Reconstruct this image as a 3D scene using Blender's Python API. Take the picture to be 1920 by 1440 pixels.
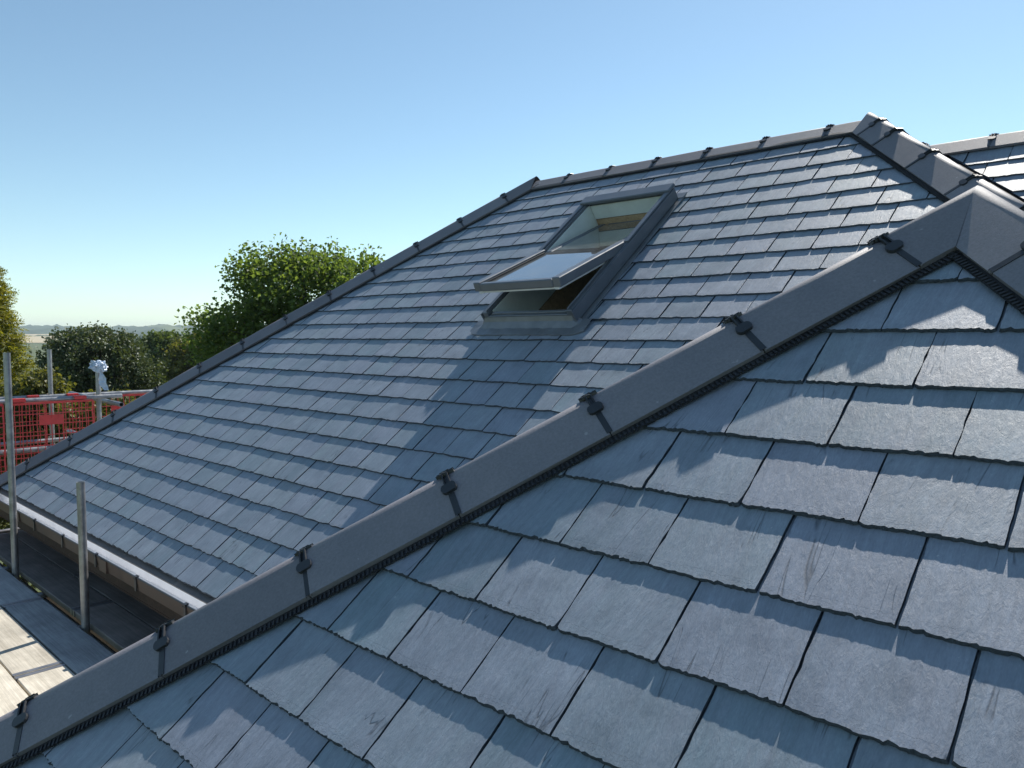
import bpy, bmesh, math, random
from math import sin, cos, tan, pi, radians, sqrt, atan2
from mathutils import Vector, Matrix, noise

# ------------------------------------------------------------------ reset
for o in list(bpy.data.objects):
    bpy.data.objects.remove(o)
scene = bpy.context.scene
COL = scene.collection
R = random.Random(11)

# ------------------------------------------------------------------ camera
CZ = 5.2                      # eye height above the ground (standing on the scaffold)
FPX, Y0 = 1442.0, 630.0       # focal length and horizon row for a 1920x1440 picture
PITCH = math.atan((720 - Y0) / FPX)
cam_d = bpy.data.cameras.new('camera')
cam_d.lens = FPX / 1920 * 36
cam_d.sensor_width = 36
cam_d.clip_start = 0.05
cam_d.clip_end = 20000
cam = bpy.data.objects.new('camera', cam_d)
COL.objects.link(cam)
cam.location = (0, 0, CZ)
cam.rotation_euler = (pi / 2 - PITCH, 0, 0)
scene.camera = cam
scene.render.resolution_x, scene.render.resolution_y = 1024, 768

# ------------------------------------------------------------------ light
SUN_AZ, SUN_EL = radians(32.5), radians(44.6)
SUN = Vector((sin(SUN_AZ) * cos(SUN_EL), cos(SUN_AZ) * cos(SUN_EL), sin(SUN_EL)))
world = bpy.data.worlds.new('World')
scene.world = world
world.use_nodes = True
wn = world.node_tree
sky = wn.nodes.new('ShaderNodeTexSky')
sky.sky_type = 'NISHITA'
sky.sun_disc = False
sky.sun_elevation = SUN_EL
sky.sun_rotation = SUN_AZ
sky.altitude = 50
sky.air_density = 0.85
sky.dust_density = 0.12
sky.ozone_density = 1.0
bgn = wn.nodes['Background']
bgn.inputs['Strength'].default_value = 0.10
wb = wn.nodes.new('ShaderNodeMix'); wb.data_type = 'RGBA'; wb.blend_type = 'MULTIPLY'    # camera white balance
wb.inputs[0].default_value = 1.0; wb.inputs[7].default_value = (0.96, 1.05, 0.96, 1)
wn.links.new(sky.outputs[0], wb.inputs[6])
wn.links.new(wb.outputs[2], bgn.inputs['Color'])
sun_d = bpy.data.lights.new('sun', 'SUN')
sun_d.energy = 4.5
sun_d.angle = radians(0.53)
sun_d.color = (1.0, 0.95, 0.87)
sun = bpy.data.objects.new('sun', sun_d)
COL.objects.link(sun)
sun.location = (6, 9, 20)
sun.rotation_euler = SUN.to_track_quat('Z', 'Y').to_euler()
vs = scene.view_settings
vs.view_transform = 'Standard'
vs.look = 'None'
vs.gamma = 1
vs.use_curve_mapping = False
vs.exposure = 0.62

# ------------------------------------------------------------------ helpers
def prop(o, label=None, cat=None, group=None, kind=None):
    if label: o['label'] = label
    if cat: o['category'] = cat
    if group: o['group'] = group
    if kind: o['kind'] = kind
    return o

def link(name, me, parent=None, mw=None):
    o = bpy.data.objects.new(name, me)
    COL.objects.link(o)
    if parent is not None:
        o.parent = parent
        o.matrix_parent_inverse = WORLD[parent.name].inverted()
    if mw is not None:
        o.matrix_basis = mw
    WORLD[o.name] = mw.copy() if mw is not None else Matrix.Identity(4)
    return o
WORLD = {}

def empty(name, loc, parent=None):
    o = bpy.data.objects.new(name, None)
    COL.objects.link(o)
    o.empty_display_size = 0.2
    m = Matrix.Translation(loc)
    if parent is not None:
        o.parent = parent
        o.matrix_parent_inverse = WORLD[parent.name].inverted()
    o.matrix_basis = m
    WORLD[o.name] = m
    return o

def rand3(rng): return Vector((rng.uniform(-1, 1), rng.uniform(-1, 1), rng.uniform(-1, 1)))

class MB:
    """collects faces and turns them into one mesh"""
    def __init__(s): s.v, s.f, s.m = [], [], []
    def add(s, vs_, fs, mi=0):
        k = len(s.v)
        s.v += [tuple(p) for p in vs_]
        s.f += [tuple(i + k for i in f) for f in fs]
        s.m += [mi] * len(fs)
    def box(s, o, ax, ay, az, mi=0):
        """o = centre, ax/ay/az = half-extent vectors"""
        o, ax, ay, az = Vector(o), Vector(ax), Vector(ay), Vector(az)
        p = [o + i * ax + j * ay + k * az for k in (-1, 1) for j in (-1, 1) for i in (-1, 1)]
        f = [(0, 2, 3, 1), (4, 5, 7, 6), (0, 1, 5, 4), (2, 6, 7, 3), (0, 4, 6, 2), (1, 3, 7, 5)]
        if ax.cross(ay).dot(az) < 0: f = [t[::-1] for t in f]
        s.add(p, f, mi)
    def cbox(s, o, ax, ay, az, ch, mi=0):
        """box with its 12 edges chamfered by ch (metres)"""
        o = Vector(o); A = [Vector(ax), Vector(ay), Vector(az)]
        bm = bmesh.new()
        bmesh.ops.create_cube(bm, size=2.0)
        M = Matrix((A[0], A[1], A[2])).transposed()
        for v in bm.verts: v.co = M @ v.co + o
        bmesh.ops.bevel(bm, geom=bm.edges[:], offset=ch, segments=1, affect='EDGES', profile=0.5)
        bmesh.ops.recalc_face_normals(bm, faces=bm.faces[:])
        bm.verts.index_update()
        s.add([v.co for v in bm.verts], [[v.index for v in f.verts] for f in bm.faces], mi)
        bm.free()
    def tube(s, p0, p1, r0, r1=None, n=14, mi=0, wall=0, caps=True):
        p0, p1 = Vector(p0), Vector(p1)
        r1 = r0 if r1 is None else r1
        t = (p1 - p0).normalized()
        x = t.orthogonal().normalized(); y = t.cross(x)
        ring = lambda c, r: [c + r * (cos(2 * pi * i / n) * x + sin(2 * pi * i / n) * y) for i in range(n)]
        a, b = ring(p0, r0), ring(p1, r1)
        s.add(a + b, [(i, (i + 1) % n, n + (i + 1) % n, n + i) for i in range(n)], mi)
        if wall:
            a2, b2 = ring(p0, r0 - wall), ring(p1, r1 - wall)
            s.add(a2 + b2, [(n + i, n + (i + 1) % n, (i + 1) % n, i) for i in range(n)], mi)
            s.add(b + b2, [(i, (i + 1) % n, n + (i + 1) % n, n + i) for i in range(n)], mi)
            s.add(a + a2, [(n + i, n + (i + 1) % n, (i + 1) % n, i) for i in range(n)], mi)
        elif caps:
            s.add(a, [tuple(range(n))[::-1]], mi); s.add(b, [tuple(range(n))], mi)
    def mesh(s, name, mats, smooth=False):
        me = bpy.data.meshes.new(name)
        me.from_pydata(s.v, [], s.f)
        for m in (mats if isinstance(mats, (list, tuple)) else [mats]): me.materials.append(m)
        me.polygons.foreach_set('material_index', s.m)
        if smooth: me.polygons.foreach_set('use_smooth', [True] * len(s.f))
        me.update()
        return me
    def build(s, name, mats, parent=None, smooth=False):
        return link(name, s.mesh(name, mats, smooth), parent)

# ------------------------------------------------------------------ materials
MATS = {}
def new_mat(name):
    m = bpy.data.materials.new(name)
    m.use_nodes = True
    nt = m.node_tree
    for n in list(nt.nodes): nt.nodes.remove(n)
    out = nt.nodes.new('ShaderNodeOutputMaterial')
    MATS[name] = m
    return m, nt, out

def N(nt, typ, **kw):
    n = nt.nodes.new('ShaderNode' + typ)
    for k, v in kw.items():
        if hasattr(n, k): setattr(n, k, v)
        else: n.inputs[k.replace('_', ' ')].default_value = v
    return n

def ramp(nt, src, stops):
    r = nt.nodes.new('ShaderNodeValToRGB')
    el = r.color_ramp.elements
    while len(el) < len(stops): el.new(0.5)
    for e, (p, c) in zip(el, stops):
        e.position = p
        e.color = (c, c, c, 1) if not isinstance(c, tuple) else (*c, 1)
    nt.links.new(src, r.inputs[0])
    return r

def mixc(nt, fac, a, b, mode='MIX'):
    m = nt.nodes.new('ShaderNodeMix')
    m.data_type = 'RGBA'; m.blend_type = mode
    for s, v in ((0, fac), (6, a), (7, b)):
        if isinstance(v, (int, float)): m.inputs[s].default_value = v
        elif isinstance(v, tuple): m.inputs[s].default_value = (*v, 1)
        else: nt.links.new(v, m.inputs[s])
    return m.outputs[2]

def math_(nt, op, a, b=None):
    m = nt.nodes.new('ShaderNodeMath'); m.operation = op
    for i, v in enumerate((a, b)):
        if v is None: continue
        if isinstance(v, (int, float)): m.inputs[i].default_value = v
        else: nt.links.new(v, m.inputs[i])
    return m.outputs[0]

def mapped(nt, vec, scale=(1, 1, 1), loc=(0, 0, 0), rot=(0, 0, 0)):
    mp = nt.nodes.new('ShaderNodeMapping')
    mp.inputs['Scale'].default_value = scale
    mp.inputs['Location'].default_value = loc
    mp.inputs['Rotation'].default_value = rot
    nt.links.new(vec, mp.inputs['Vector'])
    return mp.outputs[0]

def noise_(nt, vec, scale, detail=3, rough=0.55, dist=0.0):
    n = nt.nodes.new('ShaderNodeTexNoise')
    n.inputs['Scale'].default_value = scale
    n.inputs['Detail'].default_value = detail
    n.inputs['Roughness'].default_value = rough
    n.inputs['Distortion'].default_value = dist
    nt.links.new(vec, n.inputs['Vector'])
    return n.outputs['Fac']

def bump(nt, h, strength, dist, prev=None):
    b = nt.nodes.new('ShaderNodeBump')
    b.inputs['Strength'].default_value = strength
    b.inputs['Distance'].default_value = dist
    nt.links.new(h, b.inputs['Height'])
    if prev is not None: nt.links.new(prev, b.inputs['Normal'])
    return b.outputs[0]

def simple(name, c, rough=0.6, metal=0.0, var=0.25, scale=8.0, bstr=0.15, bdist=0.002, bscale=60.0, spec=0.5, stretch=(1, 1, 1), c2=None):
    """painted / metal / plastic surface with blotchy colour and fine relief"""
    m, nt, out = new_mat(name)
    p = N(nt, 'BsdfPrincipled', Roughness=rough, Metallic=metal)
    p.inputs['Specular IOR Level'].default_value = spec
    tc = N(nt, 'TexCoord')
    v = mapped(nt, tc.outputs['Object'], stretch)
    n1 = noise_(nt, v, scale, 5, 0.6)
    lo = tuple(x * (1 - var) for x in c)
    hi = tuple(min(1, x * (1 + var)) for x in (c2 or c))
    col = ramp(nt, n1, [(0.3, lo), (0.7, hi)])
    nt.links.new(col.outputs[0], p.inputs['Base Color'])
    n2 = noise_(nt, v, bscale, 4, 0.6)
    nt.links.new(bump(nt, n2, bstr, bdist), p.inputs['Normal'])
    rr = ramp(nt, n1, [(0.2, max(0, rough - 0.1)), (0.8, min(1, rough + 0.1))])
    nt.links.new(rr.outputs[0], p.inputs['Roughness'])
    nt.links.new(p.outputs[0], out.inputs[0])
    return m

def slate_mat(name, island=False, base=(0.105, 0.118, 0.132)):
    """riven slate: grain running down the slope, flakes, mineral flecks; every slate gets its own tint"""
    m, nt, out = new_mat(name)
    tc = N(nt, 'TexCoord')
    if island: rnd = N(nt, 'NewGeometry').outputs['Random Per Island']
    else: rnd = N(nt, 'ObjectInfo').outputs['Random']
    wn_ = N(nt, 'TexWhiteNoise'); wn_.noise_dimensions = '1D'
    nt.links.new(rnd, wn_.inputs['W'])
    off = N(nt, 'VectorMath', operation='SCALE'); off.inputs['Scale'].default_value = 37.0
    nt.links.new(wn_.outputs['Color'], off.inputs[0])
    add = N(nt, 'VectorMath', operation='ADD')
    nt.links.new(tc.outputs['Object'], add.inputs[0]); nt.links.new(off.outputs[0], add.inputs[1])
    V = add.outputs[0]
    # grain is slightly skewed on every slate
    skew = N(nt, 'VectorRotate', rotation_type='Z_AXIS')
    nt.links.new(V, skew.inputs['Vector'])
    sk = math_(nt, 'MULTIPLY', math_(nt, 'SUBTRACT', wn_.outputs['Value'], 0.5), 0.22)
    nt.links.new(sk, skew.inputs['Angle'])
    V2 = skew.outputs[0]
    streak = noise_(nt, mapped(nt, V2, (85, 6, 20)), 1.0, 5, 0.65, 0.4)
    broad = noise_(nt, mapped(nt, V2, (14, 3, 8)), 1.0, 4, 0.6, 0.6)
    fine = noise_(nt, mapped(nt, V2, (420, 60, 100)), 1.0, 3, 0.6)
    cloud = noise_(nt, V, 9.0, 4, 0.6)
    # riven flakes: stepped noise gives the thin curved steps of cleaved stone
    flake = noise_(nt, mapped(nt, V2, (11, 3.2, 8)), 1.0, 3, 0.6, 1.4)
    fw = math_(nt, 'FRACT', math_(nt, 'MULTIPLY', flake, 5.0))
    fstep = ramp(nt, fw, [(0.0, 0.0), (0.70, 0.25), (0.90, 0.4), (0.99, 1.0)])
    fleck = noise_(nt, V, 95.0, 2, 0.5)
    fl = ramp(nt, fleck, [(0.70, 0.0), (0.76, 1.0)])
    flm = math_(nt, 'MULTIPLY', fl.outputs[0], ramp(nt, cloud, [(0.5, 0.0), (0.62, 1.0)]).outputs[0])
    # colour
    tint = ramp(nt, rnd, [(0.0, (0.171, 0.220, 0.262)), (0.15, (0.201, 0.252, 0.300)), (0.3, (0.227, 0.254, 0.313)), (0.45, (0.186, 0.250, 0.291)),
                          (0.6, (0.245, 0.284, 0.333)), (0.75, (0.201, 0.242, 0.302)), (0.9, (0.218, 0.267, 0.300)), (1.0, (0.253, 0.286, 0.339))])
    c = mixc(nt, ramp(nt, broad, [(0.35, 0.0), (0.7, 0.55)]).outputs[0], tint.outputs[0], (0.240, 0.261, 0.320))
    sv = ramp(nt, streak, [(0.25, 0.84), (0.75, 1.14)])
    c = mixc(nt, 1.0, c, sv.outputs[0], 'MULTIPLY')
    cv = ramp(nt, cloud, [(0.25, 0.84), (0.75, 1.20)])
    c = mixc(nt, 1.0, c, cv.outputs[0], 'MULTIPLY')
    spk = noise_(nt, mapped(nt, V2, (300, 75, 100)), 1.0, 3, 0.7)
    c = mixc(nt, 1.0, c, ramp(nt, spk, [(0.3, 0.86), (0.7, 1.10)]).outputs[0], 'MULTIPLY')
    c = mixc(nt, math_(nt, 'MULTIPLY', flm, 0.5), c, (0.55, 0.56, 0.58))
    # sparse hairline cracks that follow the grain, and short flake edges across it
    ck = noise_(nt, mapped(nt, V2, (16, 1.5, 6), (3.1, 1.7, 0.4)), 1.0, 3, 0.5, 0.5)
    ckl = ramp(nt, math_(nt, 'ABSOLUTE', math_(nt, 'SUBTRACT', ck, 0.5)), [(0.0, 1.0), (0.010, 0.0)])
    ckm = ramp(nt, noise_(nt, mapped(nt, V, (6, 5, 5), (9.1, 4.7, 2.4)), 1.0, 3, 0.6), [(0.54, 0.0), (0.60, 1.0)])
    crack = math_(nt, 'MULTIPLY', ckl.outputs[0], ckm.outputs[0])
    fk = noise_(nt, mapped(nt, V2, (22, 14, 10), (1.3, 6.1, 2.2)), 1.0, 2, 0.5, 1.6)
    fkl = ramp(nt, math_(nt, 'ABSOLUTE', math_(nt, 'SUBTRACT', fk, 0.5)), [(0.0, 1.0), (0.012, 0.0)])
    fkm = ramp(nt, noise_(nt, mapped(nt, V, (9, 9, 9), (2.1, 8.7, 5.4)), 1.0, 3, 0.6), [(0.60, 0.0), (0.66, 1.0)])
    crack = math_(nt, 'MAXIMUM', crack, math_(nt, 'MULTIPLY', math_(nt, 'MULTIPLY', fkl.outputs[0], fkm.outputs[0]), 0.25))
    c = mixc(nt, math_(nt, 'MULTIPLY', crack, 0.75), c, (0.05, 0.06, 0.075))
    p = N(nt, 'BsdfPrincipled')
    p.inputs['Specular IOR Level'].default_value = 0.75
    nt.links.new(c, p.inputs['Base Color'])
    ro = ramp(nt, cloud, [(0.2, 0.47), (0.8, 0.62)])
    nt.links.new(ro.outputs[0], p.inputs['Roughness'])
    b = bump(nt, broad, 0.5, 0.0016)
    b = bump(nt, fstep.outputs[0], 0.25, 0.0006, b)
    b = bump(nt, streak, 0.7, 0.0011, b)
    if not island:
        # layered flaking towards the dressed tail and sides
        sep = N(nt, 'SeparateXYZ'); nt.links.new(tc.outputs['Object'], sep.inputs[0])
        ed = ramp(nt, sep.outputs[1], [(0.0, 1.0), (0.030, 0.0)])
        ex = ramp(nt, math_(nt, 'ABSOLUTE', sep.outputs[0]), [(0.106, 0.0), (0.123, 0.8)])
        em = math_(nt, 'MAXIMUM', ed.outputs[0], ex.outputs[0])
        fz = noise_(nt, mapped(nt, V, (95, 60, 60)), 1.0, 4, 0.6, 0.8)
        lay = math_(nt, 'SNAP', math_(nt, 'MULTIPLY', fz, em), 0.14)
        b = bump(nt, math_(nt, 'SUBTRACT', 1.0, lay), 1.0, 0.0065, b)
    b = bump(nt, noise_(nt, mapped(nt, V2, (75, 26, 40), (4, 2, 7)), 1.0, 6, 0.72, 0.3), 0.75, 0.0021, b)
    b = bump(nt, fine, 0.4, 0.0003, b)
    b = bump(nt, math_(nt, 'SUBTRACT', 1.0, crack), 0.5, 0.0010, b)
    nt.links.new(b, p.inputs['Normal'])
    nt.links.new(p.outputs[0], out.inputs[0])
    return m

def concrete_mat(name):
    """dark grey concrete hip and ridge tiles, sanded grain"""
    m, nt, out = new_mat(name)
    tc = N(nt, 'TexCoord')
    V = tc.outputs['Object']
    rnd = N(nt, 'ObjectInfo').outputs['Random']
    big = noise_(nt, V, 5.0, 4, 0.6)
    mid = noise_(nt, V, 130.0, 5, 0.7)
    gr = noise_(nt, V, 520.0, 2, 0.6)
    c = ramp(nt, big, [(0.3, (0.168, 0.165, 0.186)), (0.7, (0.205, 0.196, 0.214))])
    c = mixc(nt, 1.0, c.outputs[0], ramp(nt, mid, [(0.3, 0.84), (0.75, 1.16)]).outputs[0], 'MULTIPLY')
    c = mixc(nt, 1.0, c, ramp(nt, rnd, [(0.0, 0.84), (1.0, 1.16)]).outputs[0], 'MULTIPLY')
    sp = ramp(nt, noise_(nt, V, 26.0, 2, 0.5), [(0.735, 0.0), (0.765, 1.0)])
    c = mixc(nt, math_(nt, 'MULTIPLY', sp.outputs[0], 0.45), c, (0.45, 0.45, 0.46))
    p = N(nt, 'BsdfPrincipled', Roughness=0.62)
    p.inputs['Specular IOR Level'].default_value = 0.45
    nt.links.new(c, p.inputs['Base Color'])
    b = bump(nt, gr, 0.6, 0.0007)
    b = bump(nt, mid, 0.4, 0.0009, b)
    nt.links.new(b, p.inputs['Normal'])
    nt.links.new(p.outputs[0], out.inputs[0])
    return m

def wood_mat(name, dark, light, scale=1.0, axis=None, rough=0.75):
    m, nt, out = new_mat(name)
    tc = N(nt, 'TexCoord')
    rnd = N(nt, 'ObjectInfo').outputs['Random']
    off = N(nt, 'VectorMath', operation='ADD')
    cmb = N(nt, 'CombineXYZ')
    nt.links.new(math_(nt, 'MULTIPLY', rnd, 31.0), cmb.inputs[0])
    nt.links.new(math_(nt, 'MULTIPLY', rnd, 17.0), cmb.inputs[1])
    nt.links.new(tc.outputs['Object'], off.inputs[0]); nt.links.new(cmb.outputs[0], off.inputs[1])
    V = off.outputs[0]
    g = noise_(nt, mapped(nt, V, (1.6 * scale, 46 * scale, 46 * scale)), 1.0, 5, 0.6, 0.7)
    g2 = noise_(nt, mapped(nt, V, (6 * scale, 190 * scale, 190 * scale)), 1.0, 3, 0.6)
    st = noise_(nt, V, 3.2, 5, 0.65)
    c = ramp(nt, g, [(0.25, dark), (0.72, light)])
    c = mixc(nt, 1.0, c.outputs[0], ramp(nt, g2, [(0.25, 0.8), (0.7, 1.1)]).outputs[0], 'MULTIPLY')
    c = mixc(nt, 1.0, c, ramp(nt, st, [(0.3, 0.72), (0.62, 1.12)]).outputs[0], 'MULTIPLY')
    c = mixc(nt, 1.0, c, ramp(nt, rnd, [(0, 0.85), (1, 1.12)]).outputs[0], 'MULTIPLY')
    p = N(nt, 'BsdfPrincipled', Roughness=rough)
    p.inputs['Specular IOR Level'].default_value = 0.3
    nt.links.new(c, p.inputs['Base Color'])
    b = bump(nt, g, 0.5, 0.002)
    b = bump(nt, g2, 0.4, 0.0008, b)
    nt.links.new(b, p.inputs['Normal'])
    nt.links.new(p.outputs[0], out.inputs[0])
    return m

def leaf_mat(name, c0, c1, trans=0.45, gloss=0.45):
    m, nt, out = new_mat(name)
    rnd = N(nt, 'NewGeometry').outputs['Random Per Island']
    tc = N(nt, 'TexCoord')
    n1 = noise_(nt, tc.outputs['Object'], 1.3, 3, 0.6)
    f = math_(nt, 'ADD', math_(nt, 'MULTIPLY', rnd, 0.6), math_(nt, 'MULTIPLY', n1, 0.4))
    c = ramp(nt, f, [(0.15, c0), (0.85, c1)])
    p = N(nt, 'BsdfPrincipled', Roughness=gloss)
    p.inputs['Specular IOR Level'].default_value = 0.4
    nt.links.new(c.outputs[0], p.inputs['Base Color'])
    t = N(nt, 'BsdfTranslucent')
    tcol = mixc(nt, 1.0, c.outputs[0], (1.7, 1.55, 0.65), 'MULTIPLY')
    nt.links.new(tcol, t.inputs[0])
    mx = N(nt, 'MixShader'); mx.inputs[0].default_value = trans
    nt.links.new(p.outputs[0], mx.inputs[1]); nt.links.new(t.outputs[0], mx.inputs[2])
    nt.links.new(mx.outputs[0], out.inputs[0])
    return m

def glass_mat(name):
    m, nt, out = new_mat(name)
    tr = N(nt, 'BsdfTransparent'); tr.inputs[0].default_value = (0.80, 0.86, 0.85, 1)
    gl = N(nt, 'BsdfGlossy'); gl.inputs['Roughness'].default_value = 0.015
    fr = N(nt, 'Fresnel'); fr.inputs['IOR'].default_value = 1.5
    tc = N(nt, 'TexCoord')
    nz = noise_(nt, tc.outputs['Object'], 2.2, 2, 0.5)
    bm_ = bump(nt, nz, 0.06, 0.01)
    nt.links.new(bm_, gl.inputs['Normal']); 
    mx = N(nt, 'MixShader')
    # three reflecting faces of the double glazing
    inv_ = math_(nt, 'SUBTRACT', 1.0, fr.outputs[0])
    nt.links.new(math_(nt, 'SUBTRACT', 1.0, math_(nt, 'POWER', inv_, 3.0)), mx.inputs[0])
    nt.links.new(tr.outputs[0], mx.inputs[1]); nt.links.new(gl.outputs[0], mx.inputs[2])
    # a dusty film
    df = N(nt, 'BsdfDiffuse'); df.inputs[0].default_value = (0.55, 0.55, 0.52, 1)
    mx2 = N(nt, 'MixShader')
    nt.links.new(math_(nt, 'MULTIPLY', ramp(nt, noise_(nt, tc.outputs['Object'], 5, 5, 0.65), [(0.35, 0.35), (0.75, 1.0)]).outputs[0], 0.16), mx2.inputs[0])
    nt.links.new(mx.outputs[0], mx2.inputs[1]); nt.links.new(df.outputs[0], mx2.inputs[2])
    nt.links.new(mx2.outputs[0], out.inputs[0])
    return m

M_slate = slate_mat('slate_stone')
M_slate_i = slate_mat('slate_stone_joined', True)
M_edge_shade = simple('dressed_edge_shade', (0.050, 0.060, 0.076), 0.85, var=0.35, scale=120, bstr=0.6, bscale=400, bdist=0.001, spec=0.3)  # shade of the dressed edges and gaps painted as a darker colour
M_conc = concrete_mat('dark_concrete_tile')
M_deck = simple('roof_membrane', (0.02, 0.021, 0.023), 0.9)
M_clip = simple('black_clip_plastic', (0.03, 0.033, 0.038), 0.38, var=0.2)
M_roll = simple('black_roll_rubber', (0.022, 0.023, 0.027), 0.6)
M_frame = simple('dark_grey_aluminium', (0.135, 0.150, 0.172), 0.36, 0.25, var=0.1, bstr=0.05)
M_flash = simple('grey_lead_flashing', (0.20, 0.215, 0.235), 0.42, 0.3, var=0.18, bstr=0.25, bscale=14, bdist=0.004)
M_gasket = simple('black_gasket', (0.012, 0.012, 0.014), 0.6)
M_glass = glass_mat('window_glass')
M_sashin = simple('white_sash_lining', (0.62, 0.63, 0.62), 0.5, var=0.08)
M_pine = wood_mat('raw_pine', (0.34, 0.23, 0.135), (0.52, 0.38, 0.24))
M_green = simple('green_board', (0.13, 0.20, 0.175), 0.8, var=0.15)
M_plaster = simple('pale_green_lining', (0.62, 0.67, 0.65), 0.8, var=0.08)
M_gut_in = simple('pale_gutter_inside', (0.82, 0.83, 0.85), 0.35, var=0.05, scale=14)
M_gut_out = simple('brown_gutter_face', (0.085, 0.055, 0.042), 0.5, var=0.35, scale=10, stretch=(1, 1, 1))
M_tray = simple('grey_eaves_tray', (0.105, 0.098, 0.095), 0.55)
M_fascia = wood_mat('stained_fascia', (0.045, 0.028, 0.020), (0.085, 0.052, 0.036))
M_tube = simple('galvanised_tube', (0.30, 0.305, 0.315), 0.42, 0.75, var=0.28, scale=18, bstr=0.25, bscale=90)
M_coupler = simple('rusty_coupler', (0.15, 0.115, 0.095), 0.6, 0.55, var=0.4, scale=40)
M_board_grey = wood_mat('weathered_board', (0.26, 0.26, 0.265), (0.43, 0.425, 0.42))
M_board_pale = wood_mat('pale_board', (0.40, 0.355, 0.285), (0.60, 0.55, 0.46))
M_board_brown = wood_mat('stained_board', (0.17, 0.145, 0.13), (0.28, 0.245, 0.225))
M_band = simple('steel_board_band', (0.25, 0.25, 0.27), 0.45, 0.7)
M_red = simple('red_mesh_plastic', (0.62, 0.050, 0.045), 0.42, var=0.15)
M_bag = simple('pale_blue_plastic', (0.50, 0.58, 0.70), 0.35, var=0.15, scale=20, bstr=0.6, bscale=25, bdist=0.006)
M_grit = simple('dark_grit', (0.035, 0.032, 0.026), 0.95)
M_brick = simple('house_brick', (0.22, 0.12, 0.085), 0.85, var=0.3, scale=20)
M_bark = simple('bark', (0.085, 0.07, 0.055), 0.9, var=0.35, scale=9, bstr=0.8, bscale=20, bdist=0.02, stretch=(1, 1, 0.25))

# ------------------------------------------------------------------ roof geometry
PSI = math.atan((960 + 550) / FPX * cos(PITCH))    # the courses run 46 degrees left of the view axis
TH = radians(38.3)                                 # roof pitch
D1 = Vector((-sin(PSI), cos(PSI), 0))              # along the courses (left, away)
U = Vector((cos(PSI), sin(PSI), 0))                # horizontal, uphill
UP = U * cos(TH) + Vector((0, 0, sin(TH)))         # up the slope
NN = -U * sin(TH) + Vector((0, 0, cos(TH)))        # slope normal
EYE = Vector((0, 0, CZ))
HA, HB, HE = 2.174, 1.2233, 2.60                   # eye height over the planes of the three slopes
GA, GB = 0.1975, 0.2023                            # exposed course height

class Plane:
    def __init__(s, o, x, y, n): s.o, s.x, s.y, s.n = Vector(o), Vector(x), Vector(y), Vector(n)
    def p(s, a, b, c=0.0): return s.o + a * s.x + b * s.y + c * s.n
    def mat(s, a, b, c=0.0, rz=0.0, tilt=0.0):
        o = s.p(a, b, c)
        x, y, n = s.x, s.y, s.n
        y2 = y * cos(tilt) - n * sin(tilt); n2 = n * cos(tilt) + y * sin(tilt)
        xx = x * cos(rz) + y2 * sin(rz); yy = y2 * cos(rz) - x * sin(rz)
        M = Matrix((xx, yy, n2)).transposed().to_4x4()
        M.translation = o
        return M
# x axis of a plane points to the right as seen from outside so that x, y, n is right-handed
def plane_at(h): return Plane(EYE - NN * h, -D1, UP, NN)
PA, PB, PE = plane_at(HA), plane_at(HB), plane_at(HE)
SD = lambda d: (d * cos(TH) + Vector((0, 0, sin(TH))))
def proj(P):
    v = Vector(P) - EYE
    y = v.y * cos(PITCH) - v.z * sin(PITCH); z = v.y * sin(PITCH) + v.z * cos(PITCH)
    if y < 0.05: return None
    return 960 + FPX * v.x / y, 720 - FPX * z / y

# key lines (a along D1, b up the slope); a = -x of the plane
B_EAVE, B_RIDGE = 0.545, 5.0
hipL = lambda b: 4.74 + 0.803 * (B_RIDGE - b)           # main slope, far (left) hip
hipR = lambda b: 1.84 - 0.78 * (B_RIDGE - b)            # main slope, right hip
BQ, AQ = 2.120, 0.556                                   # apex of the wing's hip end
B_EAVE_W = -0.655
hipWL = lambda b: AQ + 0.820 * (BQ - b)
hipWR = lambda b: AQ - 0.815 * (BQ - b)

def clip_poly(poly, fn):
    """keep the side where fn(p) >= 0"""
    out = []
    for i in range(len(poly)):
        p, q = poly[i], poly[(i + 1) % len(poly)]
        fp, fq = fn(p), fn(q)
        if fp >= 0: out.append(p)
        if (fp >= 0) != (fq >= 0):
            t = fp / (fp - fq)
            out.append((p[0] + t * (q[0] - p[0]), p[1] + t * (q[1] - p[1])))
    return out

T_SL, L_SL = 0.0082, 0.42
DROP = 0.0098
def slate_outline(w, rng, fine):
    """ragged outline of a hand-dressed slate, tail at y=0, counter-clockwise"""
    nb, ns = (34, 9) if fine else (10, 4)
    pts = []
    amp = 0.0016 if fine else 0.0020
    ph = rng.random() * 9
    chip = 0.0
    for i in range(nb + 1):
        t = i / nb
        if rng.random() < 0.16: chip = rng.uniform(0.0015, 0.0055)
        chip *= 0.55
        y = 0.0012 * sin(3 * t + ph) + rng.gauss(0, amp * 0.7) + chip
        if i in (0, nb): y += abs(rng.gauss(0, 0.003))
        pts.append((-w / 2 + w * t + (rng.uniform(-.35, .35) * w / nb if 0 < i < nb else 0), y))
    for i in range(1, ns):
        t = i / ns
        pts.append((w / 2 + rng.gauss(-0.0005, amp * 0.5), 0.24 * t))
    pts += [(w / 2, 0.25), (w / 2, L_SL), (-w / 2, L_SL), (-w / 2, 0.25)]
    for i in range(ns - 1, 0, -1):
        t = i / ns
        pts.append((-w / 2 + rng.gauss(0.0005, amp * 0.5), 0.24 * t))
    return pts

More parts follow.
